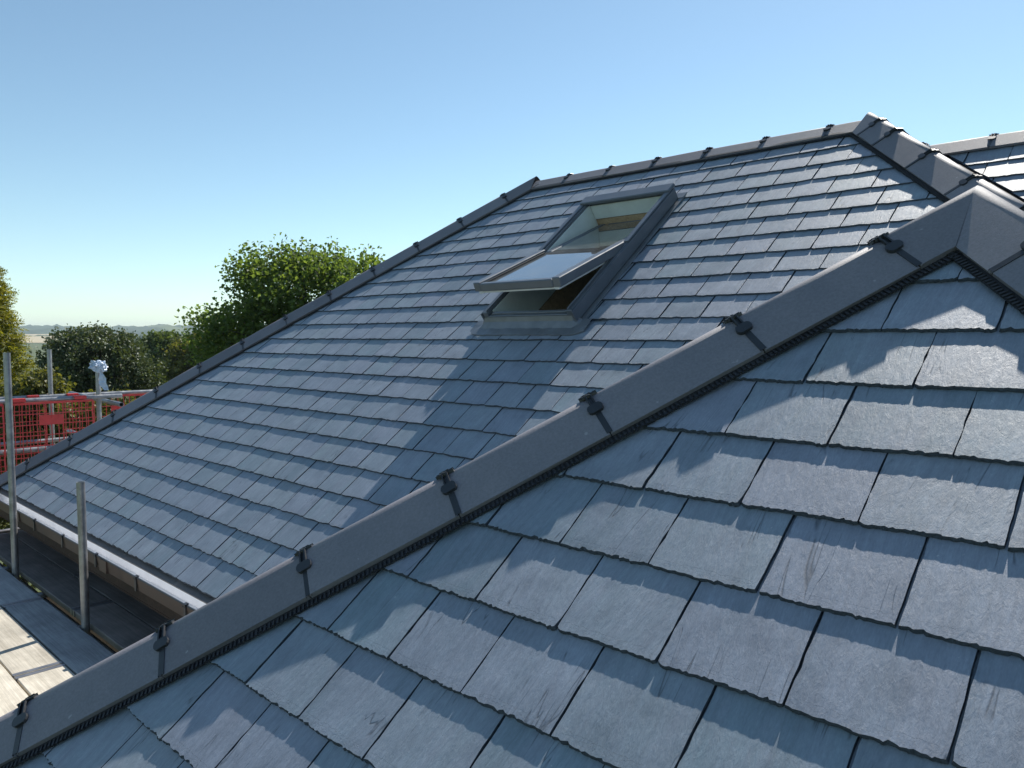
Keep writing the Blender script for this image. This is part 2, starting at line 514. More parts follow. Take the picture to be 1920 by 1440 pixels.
def slate_mesh_data(poly, rng, bev=0.0035, side=0.30):
    """top face, ragged bevel and edge faces for an outline"""
    n = len(poly)
    top, out, bot = [], [], []
    for i in range(n):
        p0, p, p1 = Vector(poly[i - 1]), Vector(poly[i]), Vector(poly[(i + 1) % n])
        e0, e1 = (p - p0), (p1 - p)
        nr = Vector((0, 0))
        for e in (e0, e1):
            if e.length > 1e-6: nr += Vector((-e.y, e.x)).normalized()
        if nr.length < 0.2: nr = Vector((0, 1))
        nr.normalize()
        d = bev * rng.uniform(0.1, 1.0)
        if p.y < 0.02 and rng.random() < 0.25: d *= 1.6
        if p.y > 0.26: d = 0.0005
        elif p.y > 0.012: d *= side
        q = p + nr * d
        top.append((q.x, q.y, 0.0))
        bot.append((p.x, p.y, -T_SL))
    f = [tuple(range(n))]
    for i in range(n):
        j = (i + 1) % n
        f.append((n + i, n + j, j, i))
    return top + bot, f

SLATES = []          # dicts of every slate that could be built
def lay_slope(P, tag, g, b0, b1, left, right, jo, w=0.2465, holes=(), seed=1, fine=False, margin=0.035):
    """courses of slates between the left and right edges (functions of b, in a)"""
    rng = random.Random(seed)
    k = 0
    b = b0
    var = [slate_outline(w - (0.0032 if fine else 0.0042), rng, fine) for _ in range(10)]
    while b < b1 - 0.03:
        aL = max(left(b), left(min(b + L_SL, b1)))
        aR = min(right(b), right(min(b + L_SL, b1)))
        off = jo + (w / 2 if k % 2 else 0) + (0 if fine else rng.gauss(0, 0.016))
        i0 = int(math.floor((aR - off) / w)) - 1
        i1 = int(math.ceil((aL - off) / w)) + 1
        for i in range(i0, i1 + 1):
            ac = off + (i + 0.5) * w + rng.gauss(0, 0.0013)
            v = rng.randrange(len(var))
            poly = [(-ac + x, b + y) for x, y in var[v]]          # plane x = -a
            n0 = len(poly)
            bb = min(b + L_SL, b1)
            clipped = poly
            clipped = clip_poly(clipped, lambda p: left(p[1]) + p[0] - margin * 1.3)     # a <= left - margin
            if len(clipped) >= 3: clipped = clip_poly(clipped, lambda p: -p[0] - right(p[1]) - margin * 1.3)
            if len(clipped) >= 3: clipped = clip_poly(clipped, lambda p: b1 - 0.03 - p[1])
            if len(clipped) < 3: continue
            ar = 0
            for q in range(len(clipped)):
                x0, y0 = clipped[q]; x1, y1 = clipped[(q + 1) % len(clipped)]
                ar += x0 * y1 - x1 * y0
            if abs(ar) / 2 < 0.0035: continue
            whole = len(clipped) == n0 and all(abs(c[0] - d[0]) + abs(c[1] - d[1]) < 1e-9 for c, d in zip(clipped, poly))
            pieces = [clipped]
            for (ha0, ha1, hb0, hb1) in holes:
                xs = [-c[0] for c in clipped]; ys = [c[1] for c in clipped]
                if not (max(xs) > ha0 and min(xs) < ha1 and max(ys) > hb0 and b < hb1): continue
                whole = False
                if b < hb0:                      # head runs under the apron
                    pieces = [clip_poly(clipped, lambda p: hb0 + 0.07 - p[1])]
                else:                            # cut beside or above the frame
                    pieces = []
                    if max(xs) > ha1 + 0.012: pieces.append(clip_poly(clipped, lambda p: -p[0] - ha1))
                    elif min(xs) < ha0 - 0.012: pieces.append(clip_poly(clipped, lambda p: p[0] + ha0))
                    
                    if b + g > hb1 + 0.01:
                        q = clip_poly(clipped, lambda p: p[1] - hb1)
                        q = clip_poly(q, lambda p: ha1 + p[0]) if q else q
                        q = clip_poly(q, lambda p: -p[0] - ha0) if q else q
                        pieces.append(q)
            for clipped in pieces:
                if len(clipped) < 3: continue
                add_slate(P, tag, g, b, ac, v, clipped, whole, fine, rng, var)
        b += g
        k += 1

def add_slate(P, tag, g, b, ac, v, clipped, whole, fine, rng, var):
            vis = clip_poly(clipped, lambda p: b + g - p[1])
            px = [proj(P.p(x, y)) for x, y in vis] if len(vis) >= 3 else []
            area = 0
            inside = False
            if px and all(px):
                for q in range(len(px)):
                    x0, y0 = px[q]; x1, y1 = px[(q + 1) % len(px)]
                    area += x0 * y1 - x1 * y0
                area = -area / 2
                cx = sum(p[0] for p in px) / len(px); cy = sum(p[1] for p in px) / len(px)
                inside = any(-5 < p[0] < 1925 and -5 < p[1] < 1445 for p in px)
                if tag == 'A' and cy > 1335 - 0.543 * cx: inside = False
                if tag == 'A' and cx > 1840: inside = False
                if tag == 'E' and (cx < 1770 or cy > 345 ): inside = False
            SLATES.append(dict(P=P, tag=tag, a=ac, b=b, v=v, poly=clipped, whole=whole, area=area if inside else 0,
                               fine=fine, seed=rng.random(), var=(tag, v), varpoly=var[v],
                               lift=rng.gauss(0, 0.0004 if fine else 0.0007), rz=rng.gauss(0, 0.0026), tl=DROP / g + rng.gauss(0, 0.0020)))

# plan coordinates (a along D1, u uphill) -> world
def pl(a, u, z): return EYE + a * D1 + u * U + Vector((0, 0, z))
uA = lambda b: b * cos(TH) + HA * sin(TH)
zA = lambda b: b * sin(TH) - HA * cos(TH)
uB = lambda b: b * cos(TH) + HB * sin(TH)
zB = lambda b: b * sin(TH) - HB * cos(TH)
Z_EAVE = zA(B_EAVE)
Z_RIDGE = zA(B_RIDGE)
Z_Q = zB(BQ)
# other slopes: left hip end (faces D1), right side (faces -D1), back (faces U), wing left side (faces D1)
aL_eave, aR_eave = hipL(B_EAVE), hipR(B_EAVE)
u_eave, u_ridge = uA(B_EAVE), uA(B_RIDGE)
u_back = 2 * u_ridge - u_eave
def slope_plane(pt, out):
    """plane through a world point, facing the horizontal direction out"""
    y = -out * cos(TH) + Vector((0, 0, sin(TH)))
    n = out * sin(TH) + Vector((0, 0, cos(TH)))
    return Plane(pt, y.cross(n), y, n)

# ------------------------------------------------------------------ the house
house = empty('slate_roof_house', pl(4.0, 5.2, -CZ))
prop(house, 'house with newly slated grey hip roof, dark hip tiles and an open roof window', 'house')

# window opening in the main slope
W0, W1, WB0, WB1 = 2.905, 3.665, 2.875, 4.28
HOLE = (W0 - 0.028, W1 + 0.028, WB0 - 0.05, WB1 + 0.05)

DT = 0.05
def deck(mb, P, poly, c=-0.045):
    t = [P.p(x, y, c) for x, y in poly]; d = [P.p(x, y, c - DT) for x, y in poly]
    n = len(poly)
    mb.add(t + d, [tuple(range(n)), tuple(range(n, 2 * n))[::-1]] + [(i, n + i, n + (i + 1) % n, (i + 1) % n)[::-1] for i in range(n)])

# main slope, in four pieces round the window hole (x = -a)
mb = MB()
b0, b1 = B_EAVE + 0.02, B_RIDGE
x = lambda a: -a
wb0, wb1, wa0, wa1 = WB0 + 0.03, WB1 - 0.03, W0 + 0.03, W1 - 0.03
deck(mb, PA, [(x(hipL(b0)), b0), (x(hipR(b0)), b0), (x(hipR(wb0)), wb0), (x(hipL(wb0)), wb0)])
deck(mb, PA, [(x(hipL(wb0)), wb0), (x(wa1), wb0), (x(wa1), wb1), (x(hipL(wb1)), wb1)])
deck(mb, PA, [(x(wa0), wb0), (x(hipR(wb0)), wb0), (x(hipR(wb1)), wb1), (x(wa0), wb1)])
deck(mb, PA, [(x(hipL(wb1)), wb1), (x(hipR(wb1)), wb1), (x(hipR(b1)), b1), (x(hipL(b1)), b1)])
slope_main = mb.build('roof_slope', M_deck, house)
slope_main['label'] = 'main slate slope with the roof window'
mb = MB()
bw = B_EAVE_W + 0.02
deck(mb, PB, [(x(hipWL(bw)), bw), (x(hipWR(bw)), bw), (x(AQ), BQ)])
slope_wing = mb.build('roof_slope', M_deck, house)
slope_wing['label'] = 'near slate hip end of the wing'
# hidden sides
mb = MB()
def deck3(mb, pts, c=0.045):
    """slab of world points (outward normal up)"""
    pts = [Vector(p) for p in pts]
    n = (pts[1] - pts[0]).cross(pts[2] - pts[0]).normalized()
    if n.z < 0: pts = pts[::-1]; n = -n
    t = [p - n * (c) for p in pts]; d = [p - n * (c + DT) for p in pts]
    k = len(pts)
    mb.add(t + d, [tuple(range(k)), tuple(range(k, 2 * k))[::-1]] + [(i, k + i, k + (i + 1) % k, (i + 1) % k)[::-1] for i in range(k)])
RL, RR = pl(hipL(B_RIDGE), u_ridge, Z_RIDGE), pl(hipR(B_RIDGE), u_ridge, Z_RIDGE)
CL, CR = pl(aL_eave, u_eave, Z_EAVE), pl(aR_eave, u_eave, Z_EAVE)
BL_, BR_ = pl(aL_eave, u_back, Z_EAVE), pl(aR_eave, u_back, Z_EAVE)
Q = pl(AQ, uB(BQ), Z_Q)
WLc = pl(hipWL(B_EAVE_W), uB(B_EAVE_W), Z_EAVE)
WRc = pl(hipWR(B_EAVE_W), uB(B_EAVE_W), Z_EAVE)
bJ = (Z_Q + HA * cos(TH)) / sin(TH)
J = pl(AQ, uA(bJ), Z_Q)
WLv = pl(hipWL(B_EAVE_W), u_eave, Z_EAVE)
side_polys = {'left_end': ([CL, BL_, RL], D1), 'back': ([BL_, BR_, RR, RL], U),
              'right_end': ([BR_, CR, RR], -D1), 'wing_left': ([WLc, WLv, J, Q], D1), 'wing_right': ([WRc, CR, J, Q], -D1)}
for nm, (pts, out) in side_polys.items():
    mb = MB(); deck3(mb, pts); mb.build('roof_slope', M_deck, house)
# roof of the extension behind the right-hand hip
EZ = HE * 0 + 1.285
bE = (EZ + HE * cos(TH)) / sin(TH)
uE = bE * cos(TH) + HE * sin(TH)
bE0 = (Z_EAVE + HE * cos(TH)) / sin(TH)
valley = lambda b: 1.74 - 0.785 * (bE - b)               # where the extension meets the main roof
E_END = -4.5
mb = MB()
deck(mb, PE, [(x(valley(bE0)), bE0), (x(E_END), bE0), (x(E_END), bE), (x(valley(bE)), bE)])
slope_ext = mb.build('roof_slope', M_deck, house)
slope_ext['label'] = 'slate slope of the extension behind the hip'
mb = MB(); deck3(mb, [pl(1.74, uE, EZ), pl(E_END, uE, EZ), pl(E_END, uE + 2.6, EZ - 2.6 * tan(TH)), pl(1.74, uE + 2.6, EZ - 2.6 * tan(TH))])
mb.build('roof_slope', M_deck, house)

# slates --------------------------------------------------------------
lay_slope(PA, 'A', GA, B_EAVE, B_RIDGE, hipL, hipR, 4.091, holes=(HOLE,), seed=5, w=0.2485)
lay_slope(PB, 'B', GB, 0.361 - 5 * GB, BQ, hipWL, hipWR, 0.901 - 0.2465 / 2, seed=8, fine=True)
lay_slope(PE, 'E', GA, bE0, bE, lambda b: valley(b) - 0.10, lambda b: E_END, 0.4, seed=9)
for nm, (pts, out) in side_polys.items():
    P = slope_plane(pts[0], out)
    loc = [((p - P.o).dot(P.x), (p - P.o).dot(P.y)) for p in pts]
    bt = max(q[1] for q in loc)
    bm0 = min(q[1] for q in loc)
    def edge(b, side, loc=loc, bm0=bm0, bt=bt):
        b = min(max(b, bm0 + 1e-4), bt - 1e-4)
        best = []
        for i in range(len(loc)):
            (x0, y0), (x1, y1) = loc[i], loc[(i + 1) % len(loc)]
            if abs(y1 - y0) < 1e-6: continue
            t = (b - y0) / (y1 - y0)
            if -1e-6 <= t <= 1 + 1e-6: best.append(-(x0 + t * (x1 - x0)))
        if not best: return 0
        return max(best) if side else min(best)
    lay_slope(P, nm, GA, min(q[1] for q in loc), bt, lambda b: edge(b, 1), lambda b: edge(b, 0), 0.0, seed=20 + len(nm))

chosen = sorted([s for s in SLATES if s['area'] > 0], key=lambda s: -s['area'])[:300]
ids = set(id(s) for s in chosen)
shared = {}
joined = MB()
slope_of = {'A': slope_main, 'B': slope_wing, 'E': slope_ext}
for s in SLATES:
    P, g = s['P'], GB if s['tag'] == 'B' else GA
    M = P.mat(-s['a'], s['b'], s['lift'], s['rz'], s['tl'])
    rng = random.Random(int(s['seed'] * 1e9))
    bev = 0.0036 if s['fine'] else 0.0036
    if id(s) in ids:
        if s['whole']:
            key = s['var'] + (rng.randrange(2),)
            if key not in shared:
                v, f = slate_mesh_data(s['varpoly'], rng, bev, 0.30 if s['fine'] else 0.75)
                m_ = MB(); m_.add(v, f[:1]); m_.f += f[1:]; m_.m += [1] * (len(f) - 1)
                shared[key] = m_.mesh('slate', [M_slate, M_edge_shade])
            me = shared[key]
        else:
            v, f = slate_mesh_data([(px + s['a'], py - s['b']) for px, py in s['poly']], rng, bev, 0.30 if s['fine'] else 0.75)
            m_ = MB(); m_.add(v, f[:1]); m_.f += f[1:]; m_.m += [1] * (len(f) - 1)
            me = m_.mesh('slate', [M_slate, M_edge_shade])
        link('slate', me, slope_of[s['tag']], M)
    else:
        if s['tag'] in ('A', 'B', 'E') and s['area'] > 0:
            v, f = slate_mesh_data([(px + s['a'], py - s['b']) for px, py in s['poly']], rng, bev, 0.30 if s['fine'] else 0.75)
        else:
            pg = [(px + s['a'], py - s['b']) for px, py in s['poly']]
            n = len(pg)
            v = [(p[0], p[1], 0) for p in pg] + [(p[0], p[1], -T_SL) for p in pg]
            f = [tuple(range(n))] + [(n + i, n + (i + 1) % n, (i + 1) % n, i) for i in range(n)]
        # joined slates are kept in the frame of the main slope so that the grain runs down the slope
        k_ = len(joined.v)
        joined.add([M @ Vector(p) for p in v], f)
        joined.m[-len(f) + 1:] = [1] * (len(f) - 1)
MF = PA.mat(-4, 2)
inv = MF.inverted()
joined.v = [tuple(inv @ Vector(p)) for p in joined.v]
so = link('small_slates', joined.mesh('small_slates', [M_slate_i, M_edge_shade]), house, MF)
prop(so, 'remaining small and hidden roof slates', kind='stuff')

# ------------------------------------------------------------------ hip and ridge tiles
def profile(m_leg, wd, r, th, n=9):
    """outer and inner outline of an angled ridge tile in (w, v), left to right; apex sharp height m_leg*wd"""
    al = math.atan(m_leg)
    outp = [(-wd, 0.0)]
    cy = m_leg * wd - r / cos(al)
    for i in range(n + 1):
        t = pi / 2 + al - 2 * al * i / n
        outp.append((r * cos(t), cy + r * sin(t)))
    outp.append((wd, 0.0))
    inp = [(w_ + (-th * 0.0), v - th) for w_, v in outp]
    return outp, inp

def ridge_run(name, P0, P1, m_roof, m_leg, joints, wd=0.134, r=0.042, th=0.011, clear=0.007, seed=0, ends=(0.0, 0.0), mitre=()):
    """tiles along the line P0 -> P1; joints = distances of the joints from P0"""
    rng = random.Random(seed)
    t = (P1 - P0); Lt = t.length; t.normalize()
    w = Vector((t.y, -t.x, 0)).normalized()
    v = w.cross(t)
    if v.z < 0: v = -v
    base = clear - m_roof * wd + th
    outp, inp = profile(m_leg, wd, r, th)
    cuts = [-ends[0]] + list(joints) + [Lt + ends[1]]
    tiles = []
    for i in range(len(cuts) - 1):
        s0, s1 = cuts[i] + 0.0015, cuts[i + 1] - 0.0015
        mb = MB()
        dz0, dz1 = rng.gauss(0, 0.0018), rng.gauss(0, 0.0018)
        dw0, dw1 = rng.gauss(0, 0.0020), rng.gauss(0, 0.0020)
        n = len(outp)
        rings = []
        for s_, dz, dw in ((s0, dz0, dw0), (s0 + 0.004, dz0, dw0), (s1 - 0.004, dz1, dw1), (s1, dz1, dw1)):
            edge_ = s_ in (s0, s1)
            sh = 0.003 if edge_ else 0
            rings.append([P0 + t * s_ + w * (a_ + dw) * (1 - sh * 3) + v * (base + b_ + dz - sh) for a_, b_ in outp])
        inn = [[P0 + t * s_ + w * (a_ * 0.93) + v * (base + b_) for a_, b_ in inp] for s_ in (s0, s1)]
        V_ = []
        for rg in rings: V_ += rg
        for rg in inn: V_ += rg
        F = []
        for k in range(3):
            for j in range(n - 1):
                F.append((k * n + j, k * n + j + 1, (k + 1) * n + j + 1, (k + 1) * n + j))
        o0, o1 = 4 * n, 5 * n
        for j in range(n - 1):
            F.append((o0 + j + 1, o0 + j, o1 + j, o1 + j + 1))
            F.append((j + 1, j, o0 + j, o0 + j + 1))
            F.append((3 * n + j, 3 * n + j + 1, o1 + j + 1, o1 + j))
        F.append((0, n, o0)); F.append((n, 2 * n, o1, o0)); F.append((2 * n, 3 * n, o1))
        F.append((n - 1, o0 + n - 1, 2 * n - 1)); F.append((2 * n - 1, o0 + n - 1, o1 + n - 1, 3 * n - 1)); F.append((3 * n - 1, o1 + n - 1, 4 * n - 1))
        mb.add(V_, F)
        me = mb.mesh(name, M_conc)
        bm = bmesh.new(); bm.from_mesh(me); bmesh.ops.recalc_face_normals(bm, faces=bm.faces[:])
        for (mp_, mn_) in mitre:
            bmesh.ops.bisect_plane(bm, geom=bm.verts[:] + bm.edges[:] + bm.faces[:], dist=1e-5, plane_co=mp_, plane_no=mn_, clear_inner=True)
        bm.normal_update()
        al_ = math.atan(m_leg)
        legs = [(v * cos(al_) + w * sg * sin(al_)) for sg in (-1, 1)]
        for f_ in bm.faces:
            nf = f_.normal
            f_.smooth = nf.dot(v) > 0.5 and abs(nf.dot(t)) < 0.06 and all(nf.dot(q) < cos(radians(2.5)) for q in legs)
        bm.to_mesh(me); bm.free()
        o = link(name, me, house)
        tiles.append(o)
    # clips over the joints
    for i, s_ in enumerate(joints):
        c = clip_mesh(P0 + t * s_, t, w, v, base, outp, m_leg, wd, rng)
        c.build('tile_clip', M_clip, tiles[i])
    return tiles

def clip_mesh(O, t, w, v, base, outp, m_leg, wd, rng):
    mb = MB()
    hw = 0.0085
    pts = [(a_, b_) for a_, b_ in outp]
    # strap following the profile
    prof = [(a_ * 1.0, b_ + 0.004) for a_, b_ in pts]
    low = [(a_, b_ - 0.004) for a_, b_ in pts]
    n = len(prof)
    for s_ in (0,):
        A = [O + t * -hw + w * a_ + v * (base + b_) for a_, b_ in prof]
        B = [O + t * hw + w * a_ + v * (base + b_) for a_, b_ in prof]
        C_ = [O + t * -hw + w * a_ + v * (base + b_) for a_, b_ in low]
        D_ = [O + t * hw + w * a_ + v * (base + b_) for a_, b_ in low]
        F = []
        for j in range(n - 1):
            F += [(j, j + 1, n + j + 1, n + j), (2 * n + j, 2 * n + j + 1, j + 1, j), (n + j, n + j + 1, 3 * n + j + 1, 3 * n + j)]
        mb.add(A + B + C_ + D_, F)
    ap = base + max(b_ for _, b_ in outp)
    # saddle on the apex: a bar along the tile with an upright lug and a screw
    mb.cbox(O + v * (ap + 0.003), t * 0.025, w * 0.010, v * 0.0038, 0.002)
    mb.cbox(O + v * (ap + 0.004) + t * 0.006, t * 0.010, w * 0.017, v * 0.004, 0.002)
    mb.tube(O + v * (ap + 0.007) + t * 0.006, O + v * (ap + 0.010) + t * 0.006, 0.0045, n=8)
    al = math.atan(m_leg)
    for sgn in (-1, 1):
        d = (w * sgn * cos(al) - v * sin(al))         # down the leg
        nr = (w * sgn * sin(al) + v * cos(al))
        P = O + w * sgn * (wd * 0.42) + v * (base + m_leg * wd * 0.58)
        # bridge arms between saddle and pad
        for k in (-1, 1):
            mb.cbox(P - d * 0.030 + t * k * 0.0075 + nr * 0.007, t * 0.0022, d * 0.026, nr * 0.003, 0.001)
        # pad with a rounded end
        m = 12
        ring = [P + nr * 0.011 + t * (0.013 * cos(2 * pi * i / m) + (0.010 if cos(2 * pi * i / m) > 0 else -0.010)) + d * (0.016 * sin(2 * pi * i / m)) for i in range(m)]
        low_ = [p - nr * 0.011 for p in ring]
        mb.add(ring + low_, [tuple(range(m)), tuple(range(m, 2 * m))[::-1]] + [(m + i, m + (i + 1) % m, (i + 1) % m, i) for i in range(m)])
    return mb

def comb_strip(P0, P1, m_roof, wd, clear, sides, seed=0, pitch=0.013):
    """ventilated roll under the tile edge: a flap on the slates with upright teeth"""
    t = (P1 - P0); Lt = t.length; t.normalize()
    w = Vector((t.y, -t.x, 0)).normalized(); v = w.cross(t)
    if v.z < 0: v = -v
    mb = MB()
    rng = random.Random(seed)
    for sg in sides:
        d = (w * sg - v * m_roof).normalized()
        nr = (w * sg * m_roof + v).normalized()
        O = P0 + w * sg * wd - v * m_roof * wd
        # flap
        mb.box(O + t * Lt / 2 - d * 0.014 + nr * 0.002, t * Lt / 2, d * 0.026, nr * 0.0015)
        mb.box(O + t * Lt / 2 - d * 0.028 + nr * 0.008, t * Lt / 2, d * 0.010, nr * 0.007)
        n = int(Lt / pitch)
        for i in range(n):
            s_ = (i + 0.5) * pitch
            mb.cbox(O + t * s_ + d * (0.003 + rng.uniform(-.002, .002)) + nr * 0.0045, t * 0.0034, d * (0.009 + rng.uniform(-.002, .002)), nr * 0.0025, 0.0008)
    return mb

HIP_ROOF = tan(TH) * cos(radians(45)) * 0.878      # slope of the roof plane across a hip, in the tile's own section
HIP_LEG = 0.80
def hip_joints(first, n, L=0.4535): return [first + L * i for i in range(n)]

def flat(v): return Vector((v.x, v.y, 0)).normalized()
def mit(P, me_dir, others):
    """vertical mitre planes through P that keep the side of me_dir against each other line"""
    return [(P, (flat(me_dir) - flat(o)).normalized()) for o in others]
H1 = PB.p(-hipWL(B_EAVE_W), B_EAVE_W)
H2 = PB.p(-hipWR(B_EAVE_W), B_EAVE_W)
dl, dr, dw = H1 - Q, H2 - Q, J - Q
EXT = 0.17
# wing hip on the left (the long diagonal in front)
ridge_run('hip_tile', Q, H1, HIP_ROOF, HIP_LEG, hip_joints(0.275, 7), seed=1, ends=(EXT, 0.0), mitre=mit(Q, dl, (dr, dw)))
comb_strip(Q, H1, HIP_ROOF, 0.138, 0.012, (-1, 1), 2).build('hip_roll', M_roll, house)
# wing hip on the right
ridge_run('hip_tile', Q, H2, HIP_ROOF, HIP_LEG, hip_joints(0.33, 7), seed=2, ends=(EXT, 0.0), mitre=mit(Q, dr, (dl, dw)))
comb_strip(Q, H2, HIP_ROOF, 0.138, 0.012, (-1, 1), 3).build('hip_roll', M_roll, house)
# wing ridge
ridge_run('ridge_tile', Q, J, tan(TH), tan(TH) * 1.04, [0.33, 0.78], seed=3, ends=(EXT, 0.10), wd=0.13, mitre=mit(Q, dw, (dl, dr)))
# main roof hips and ridge
FH1 = PA.p(-hipL(B_EAVE), B_EAVE)
RH1 = PA.p(-hipR(bJ - 0.05), bJ - 0.05)
bk = pl(hipL(B_RIDGE) + 2, u_ridge + 2, Z_RIDGE) - RL
bk2 = pl(hipR(B_RIDGE) - 2, u_ridge + 2, Z_RIDGE) - RR
rd = RR - RL
ridge_run('hip_tile', RL, FH1, HIP_ROOF, HIP_LEG, hip_joints(0.32, 13), seed=4, ends=(EXT, 0.0), mitre=mit(RL, FH1 - RL, (rd, bk)))
comb_strip(RL, FH1, HIP_ROOF, 0.138, 0.012, (-1, 1), 5).build('hip_roll', M_roll, house)
ridge_run('hip_tile', RR, RH1, HIP_ROOF, HIP_LEG, [0.17, 0.40, 0.85, 1.30, 1.75], seed=6, ends=(EXT, 0.05), mitre=mit(RR, RH1 - RR, (-rd, bk2)))
comb_strip(RR, RH1, HIP_ROOF, 0.138, 0.012, (-1, 1), 7).build('hip_roll', M_roll, house)
Lr = (RR - RL).length
ridge_run('ridge_tile', RL, RR, tan(TH), tan(TH) * 1.04, [s_ for s_ in [0.40 + 0.45 * i for i in range(8)] if s_ < Lr - 0.2], seed=7, ends=(EXT, EXT), wd=0.13,
          mitre=mit(RL, rd, (FH1 - RL, bk)) + mit(RR, -rd, (RH1 - RR, bk2)))
# hips down the back
ridge_run('hip_tile', RL, BL_, HIP_ROOF, HIP_LEG, hip_joints(0.4, 11), seed=14, ends=(EXT, 0.0), mitre=mit(RL, BL_ - RL, (rd, FH1 - RL)))
ridge_run('hip_tile', RR, BR_, HIP_ROOF, HIP_LEG, hip_joints(0.4, 11), seed=15, ends=(EXT, 0.0), mitre=mit(RR, BR_ - RR, (-rd, RH1 - RR)))
comb_strip(RL, RR, tan(TH), 0.13, 0.012, (-1, 1), 8).build('ridge_roll', M_roll, house)
# extension ridge
ER0, ER1 = pl(1.70, uE, EZ), pl(E_END, uE, EZ)
ridge_run('ridge_tile', ER0, ER1, tan(TH), tan(TH) * 1.06, [0.45 * i for i in range(1, 13)], seed=9, wd=0.13)
mb = MB()
va, vb = PE.p(-valley(bE), bE, 0.006), PE.p(-valley(bE0), bE0, 0.006)
tv = (vb - va).normalized()
mb.box((va + vb) / 2 + PE.x * 0.05 - PE.n * 0.012, tv * (vb - va).length / 2, PE.x * 0.065, PE.n * 0.004)
mb.box((va + vb) / 2 + PE.x * -0.02 + PE.n * 0.015, tv * (vb - va).length / 2, PE.x * 0.012, PE.n * 0.02)
mb.build('valley_trough', M_roll, house)

# ------------------------------------------------------------------ eaves of the main slope
mb = MB()
a0, a1 = hipWL(B_EAVE_W) + 0.0, aL_eave - 0.02
am = (a0 + a1) / 2; ah = (a1 - a0) / 2
ue, ze = u_eave, Z_EAVE
# eaves tray (two plates with a lap)
tr = MB()
for (s0, s1) in ((a0, a0 + 1.52), (a0 + 1.525, a0 + 3.04), (a0 + 3.045, a0 + 4.5), (a0 + 4.505, a1)):
    c_, h_ = (s0 + s1) / 2, (s1 - s0) / 2
    tr.box(pl(c_, ue + 0.020, ze - 0.020), D1 * h_, (U * 0.036 + Vector((0, 0, 0.020))), Vector((0, 0, 0.003)))
tr.build('eaves_tray', M_tray, house)
# gutter
def gutter(a0, a1):
    g = MB()
    L0, L1 = a0, a1
    prof = [(0.000, -0.030), (-0.004, -0.100), (-0.098, -0.103), (-0.106, -0.036)]      # inside, from house to lip
    outp = [(0.002, -0.030), (0.002, -0.107), (-0.104, -0.110), (-0.113, -0.034)]
    n = len(prof)
    for s_, (q, mi, flip) in enumerate(((prof, 0, 0), (outp, 1, 1))):
        V_ = [pl(L0, ue + p[0], ze + p[1]) for p in q] + [pl(L1, ue + p[0], ze + p[1]) for p in q]
        F = [(j, j + 1, n + j + 1, n + j) for j in range(n - 1)]
        g.add(V_, [f[::-1] for f in F] if flip else F, mi)
    # rolled lip
    g.tube(pl(L0, ue - 0.110, ze - 0.034), pl(L1, ue - 0.110, ze - 0.034), 0.0050, n=8, mi=2)
    for L_ in (L0, L1):
        q = [pl(L_, ue + p[0], ze + p[1]) for p in outp]
        g.add(q, [(0, 1, 2, 3)], 1)
    return g
gut = gutter(a0, a1).build('gutter', [M_gut_in, M_gut_out, M_clip], house)
for k, a_ in enumerate([3.95, 4.62, 5.29, 5.96, 6.63, 7.30, 7.97]):
    br = MB()
    br.cbox(pl(a_, ue - 0.112, ze - 0.032), D1 * 0.014, U * 0.010, Vector((0, 0, 0.007)), 0.003)
    br.cbox(pl(a_, ue - 0.115, ze - 0.071), D1 * 0.012, U * 0.003, Vector((0, 0, 0.040)), 0.001)
    br.build('gutter_bracket', M_clip, gut)
for a_ in (5.15, 7.1):
    un = MB()
    un.box(pl(a_, ue - 0.1115, ze - 0.076), D1 * 0.06, U * 0.007, Vector((0, 0, 0.038)))
    un.box(pl(a_, ue - 0.055, ze - 0.1105), D1 * 0.05, U * 0.0625, Vector((0, 0, 0.004)))
    un.build('gutter_union', M_gut_out, gut)
dbm = MB()
rg = random.Random(77)
for i in range(900):
    a_ = a0 + (a1 - a0) * rg.random()
    if noise.noise(Vector((a_ * 2.1, 0.3, 0))) < -0.12 and rg.random() < 0.8: continue
    t_ = rg.random() ** 2
    P = pl(a_, ue - 0.1035 + 0.035 * t_, ze - 0.040 - 0.055 * min(1, t_ * 2.2))
    r_ = rg.uniform(0.002, 0.006)
    q = [P + rand3(rg) * r_ for _ in range(4)]
    dbm.add(q, [(0, 1, 2), (0, 2, 3), (0, 3, 1), (1, 3, 2)])
prop(dbm.build('gutter_grit', M_grit, gut), kind='stuff')
fa = MB()
fa.box(pl(am, ue + 0.012, ze - 0.155), D1 * ah, U * 0.010, Vector((0, 0, 0.105)))
fa.build('fascia', M_fascia, house)
sf = MB()
sf.box(pl(am, ue + 0.15, ze - 0.265), D1 * ah, U * 0.15, Vector((0, 0, 0.006)))
sf.build('soffit', M_fascia, house)
# fascia of the wing and the left end (seen from the side only)
for (p, q, out) in ((WLc, WLv, D1), (WLc, WRc, -U), (CL, BL_, D1), (BL_, BR_, U), (WRc, BR_, -D1)):
    m_ = MB(); c_ = (p + q) / 2; h_ = (q - p) / 2
    m_.box(c_ - out * 0.02 + Vector((0, 0, -0.13)), h_, out * 0.010, Vector((0, 0, 0.11)))
    m_.build('fascia', M_fascia, house)
# walls
wl = MB()
zt = Z_EAVE - 0.27
def wall(p, q, out):
    p, q = Vector(p), Vector(q); p.z = q.z = 0
    c_ = (p + q) / 2 - out * 0.36; h_ = (q - p) / 2
    h_ = h_ * (1 - 0.3 / h_.length)
    H = (CZ + zt) / 2
    wl.box(c_ + Vector((0, 0, H)), h_, out * 0.06, Vector((0, 0, H)))
for a_ in ((CL, BL_, D1), (BL_, BR_, U), (WRc, BR_, -D1), (WLc, WRc, -U), (WLc, WLv, D1), (WLv, CL, -U)): wall(*a_)
wl.build('wall', M_brick, house)

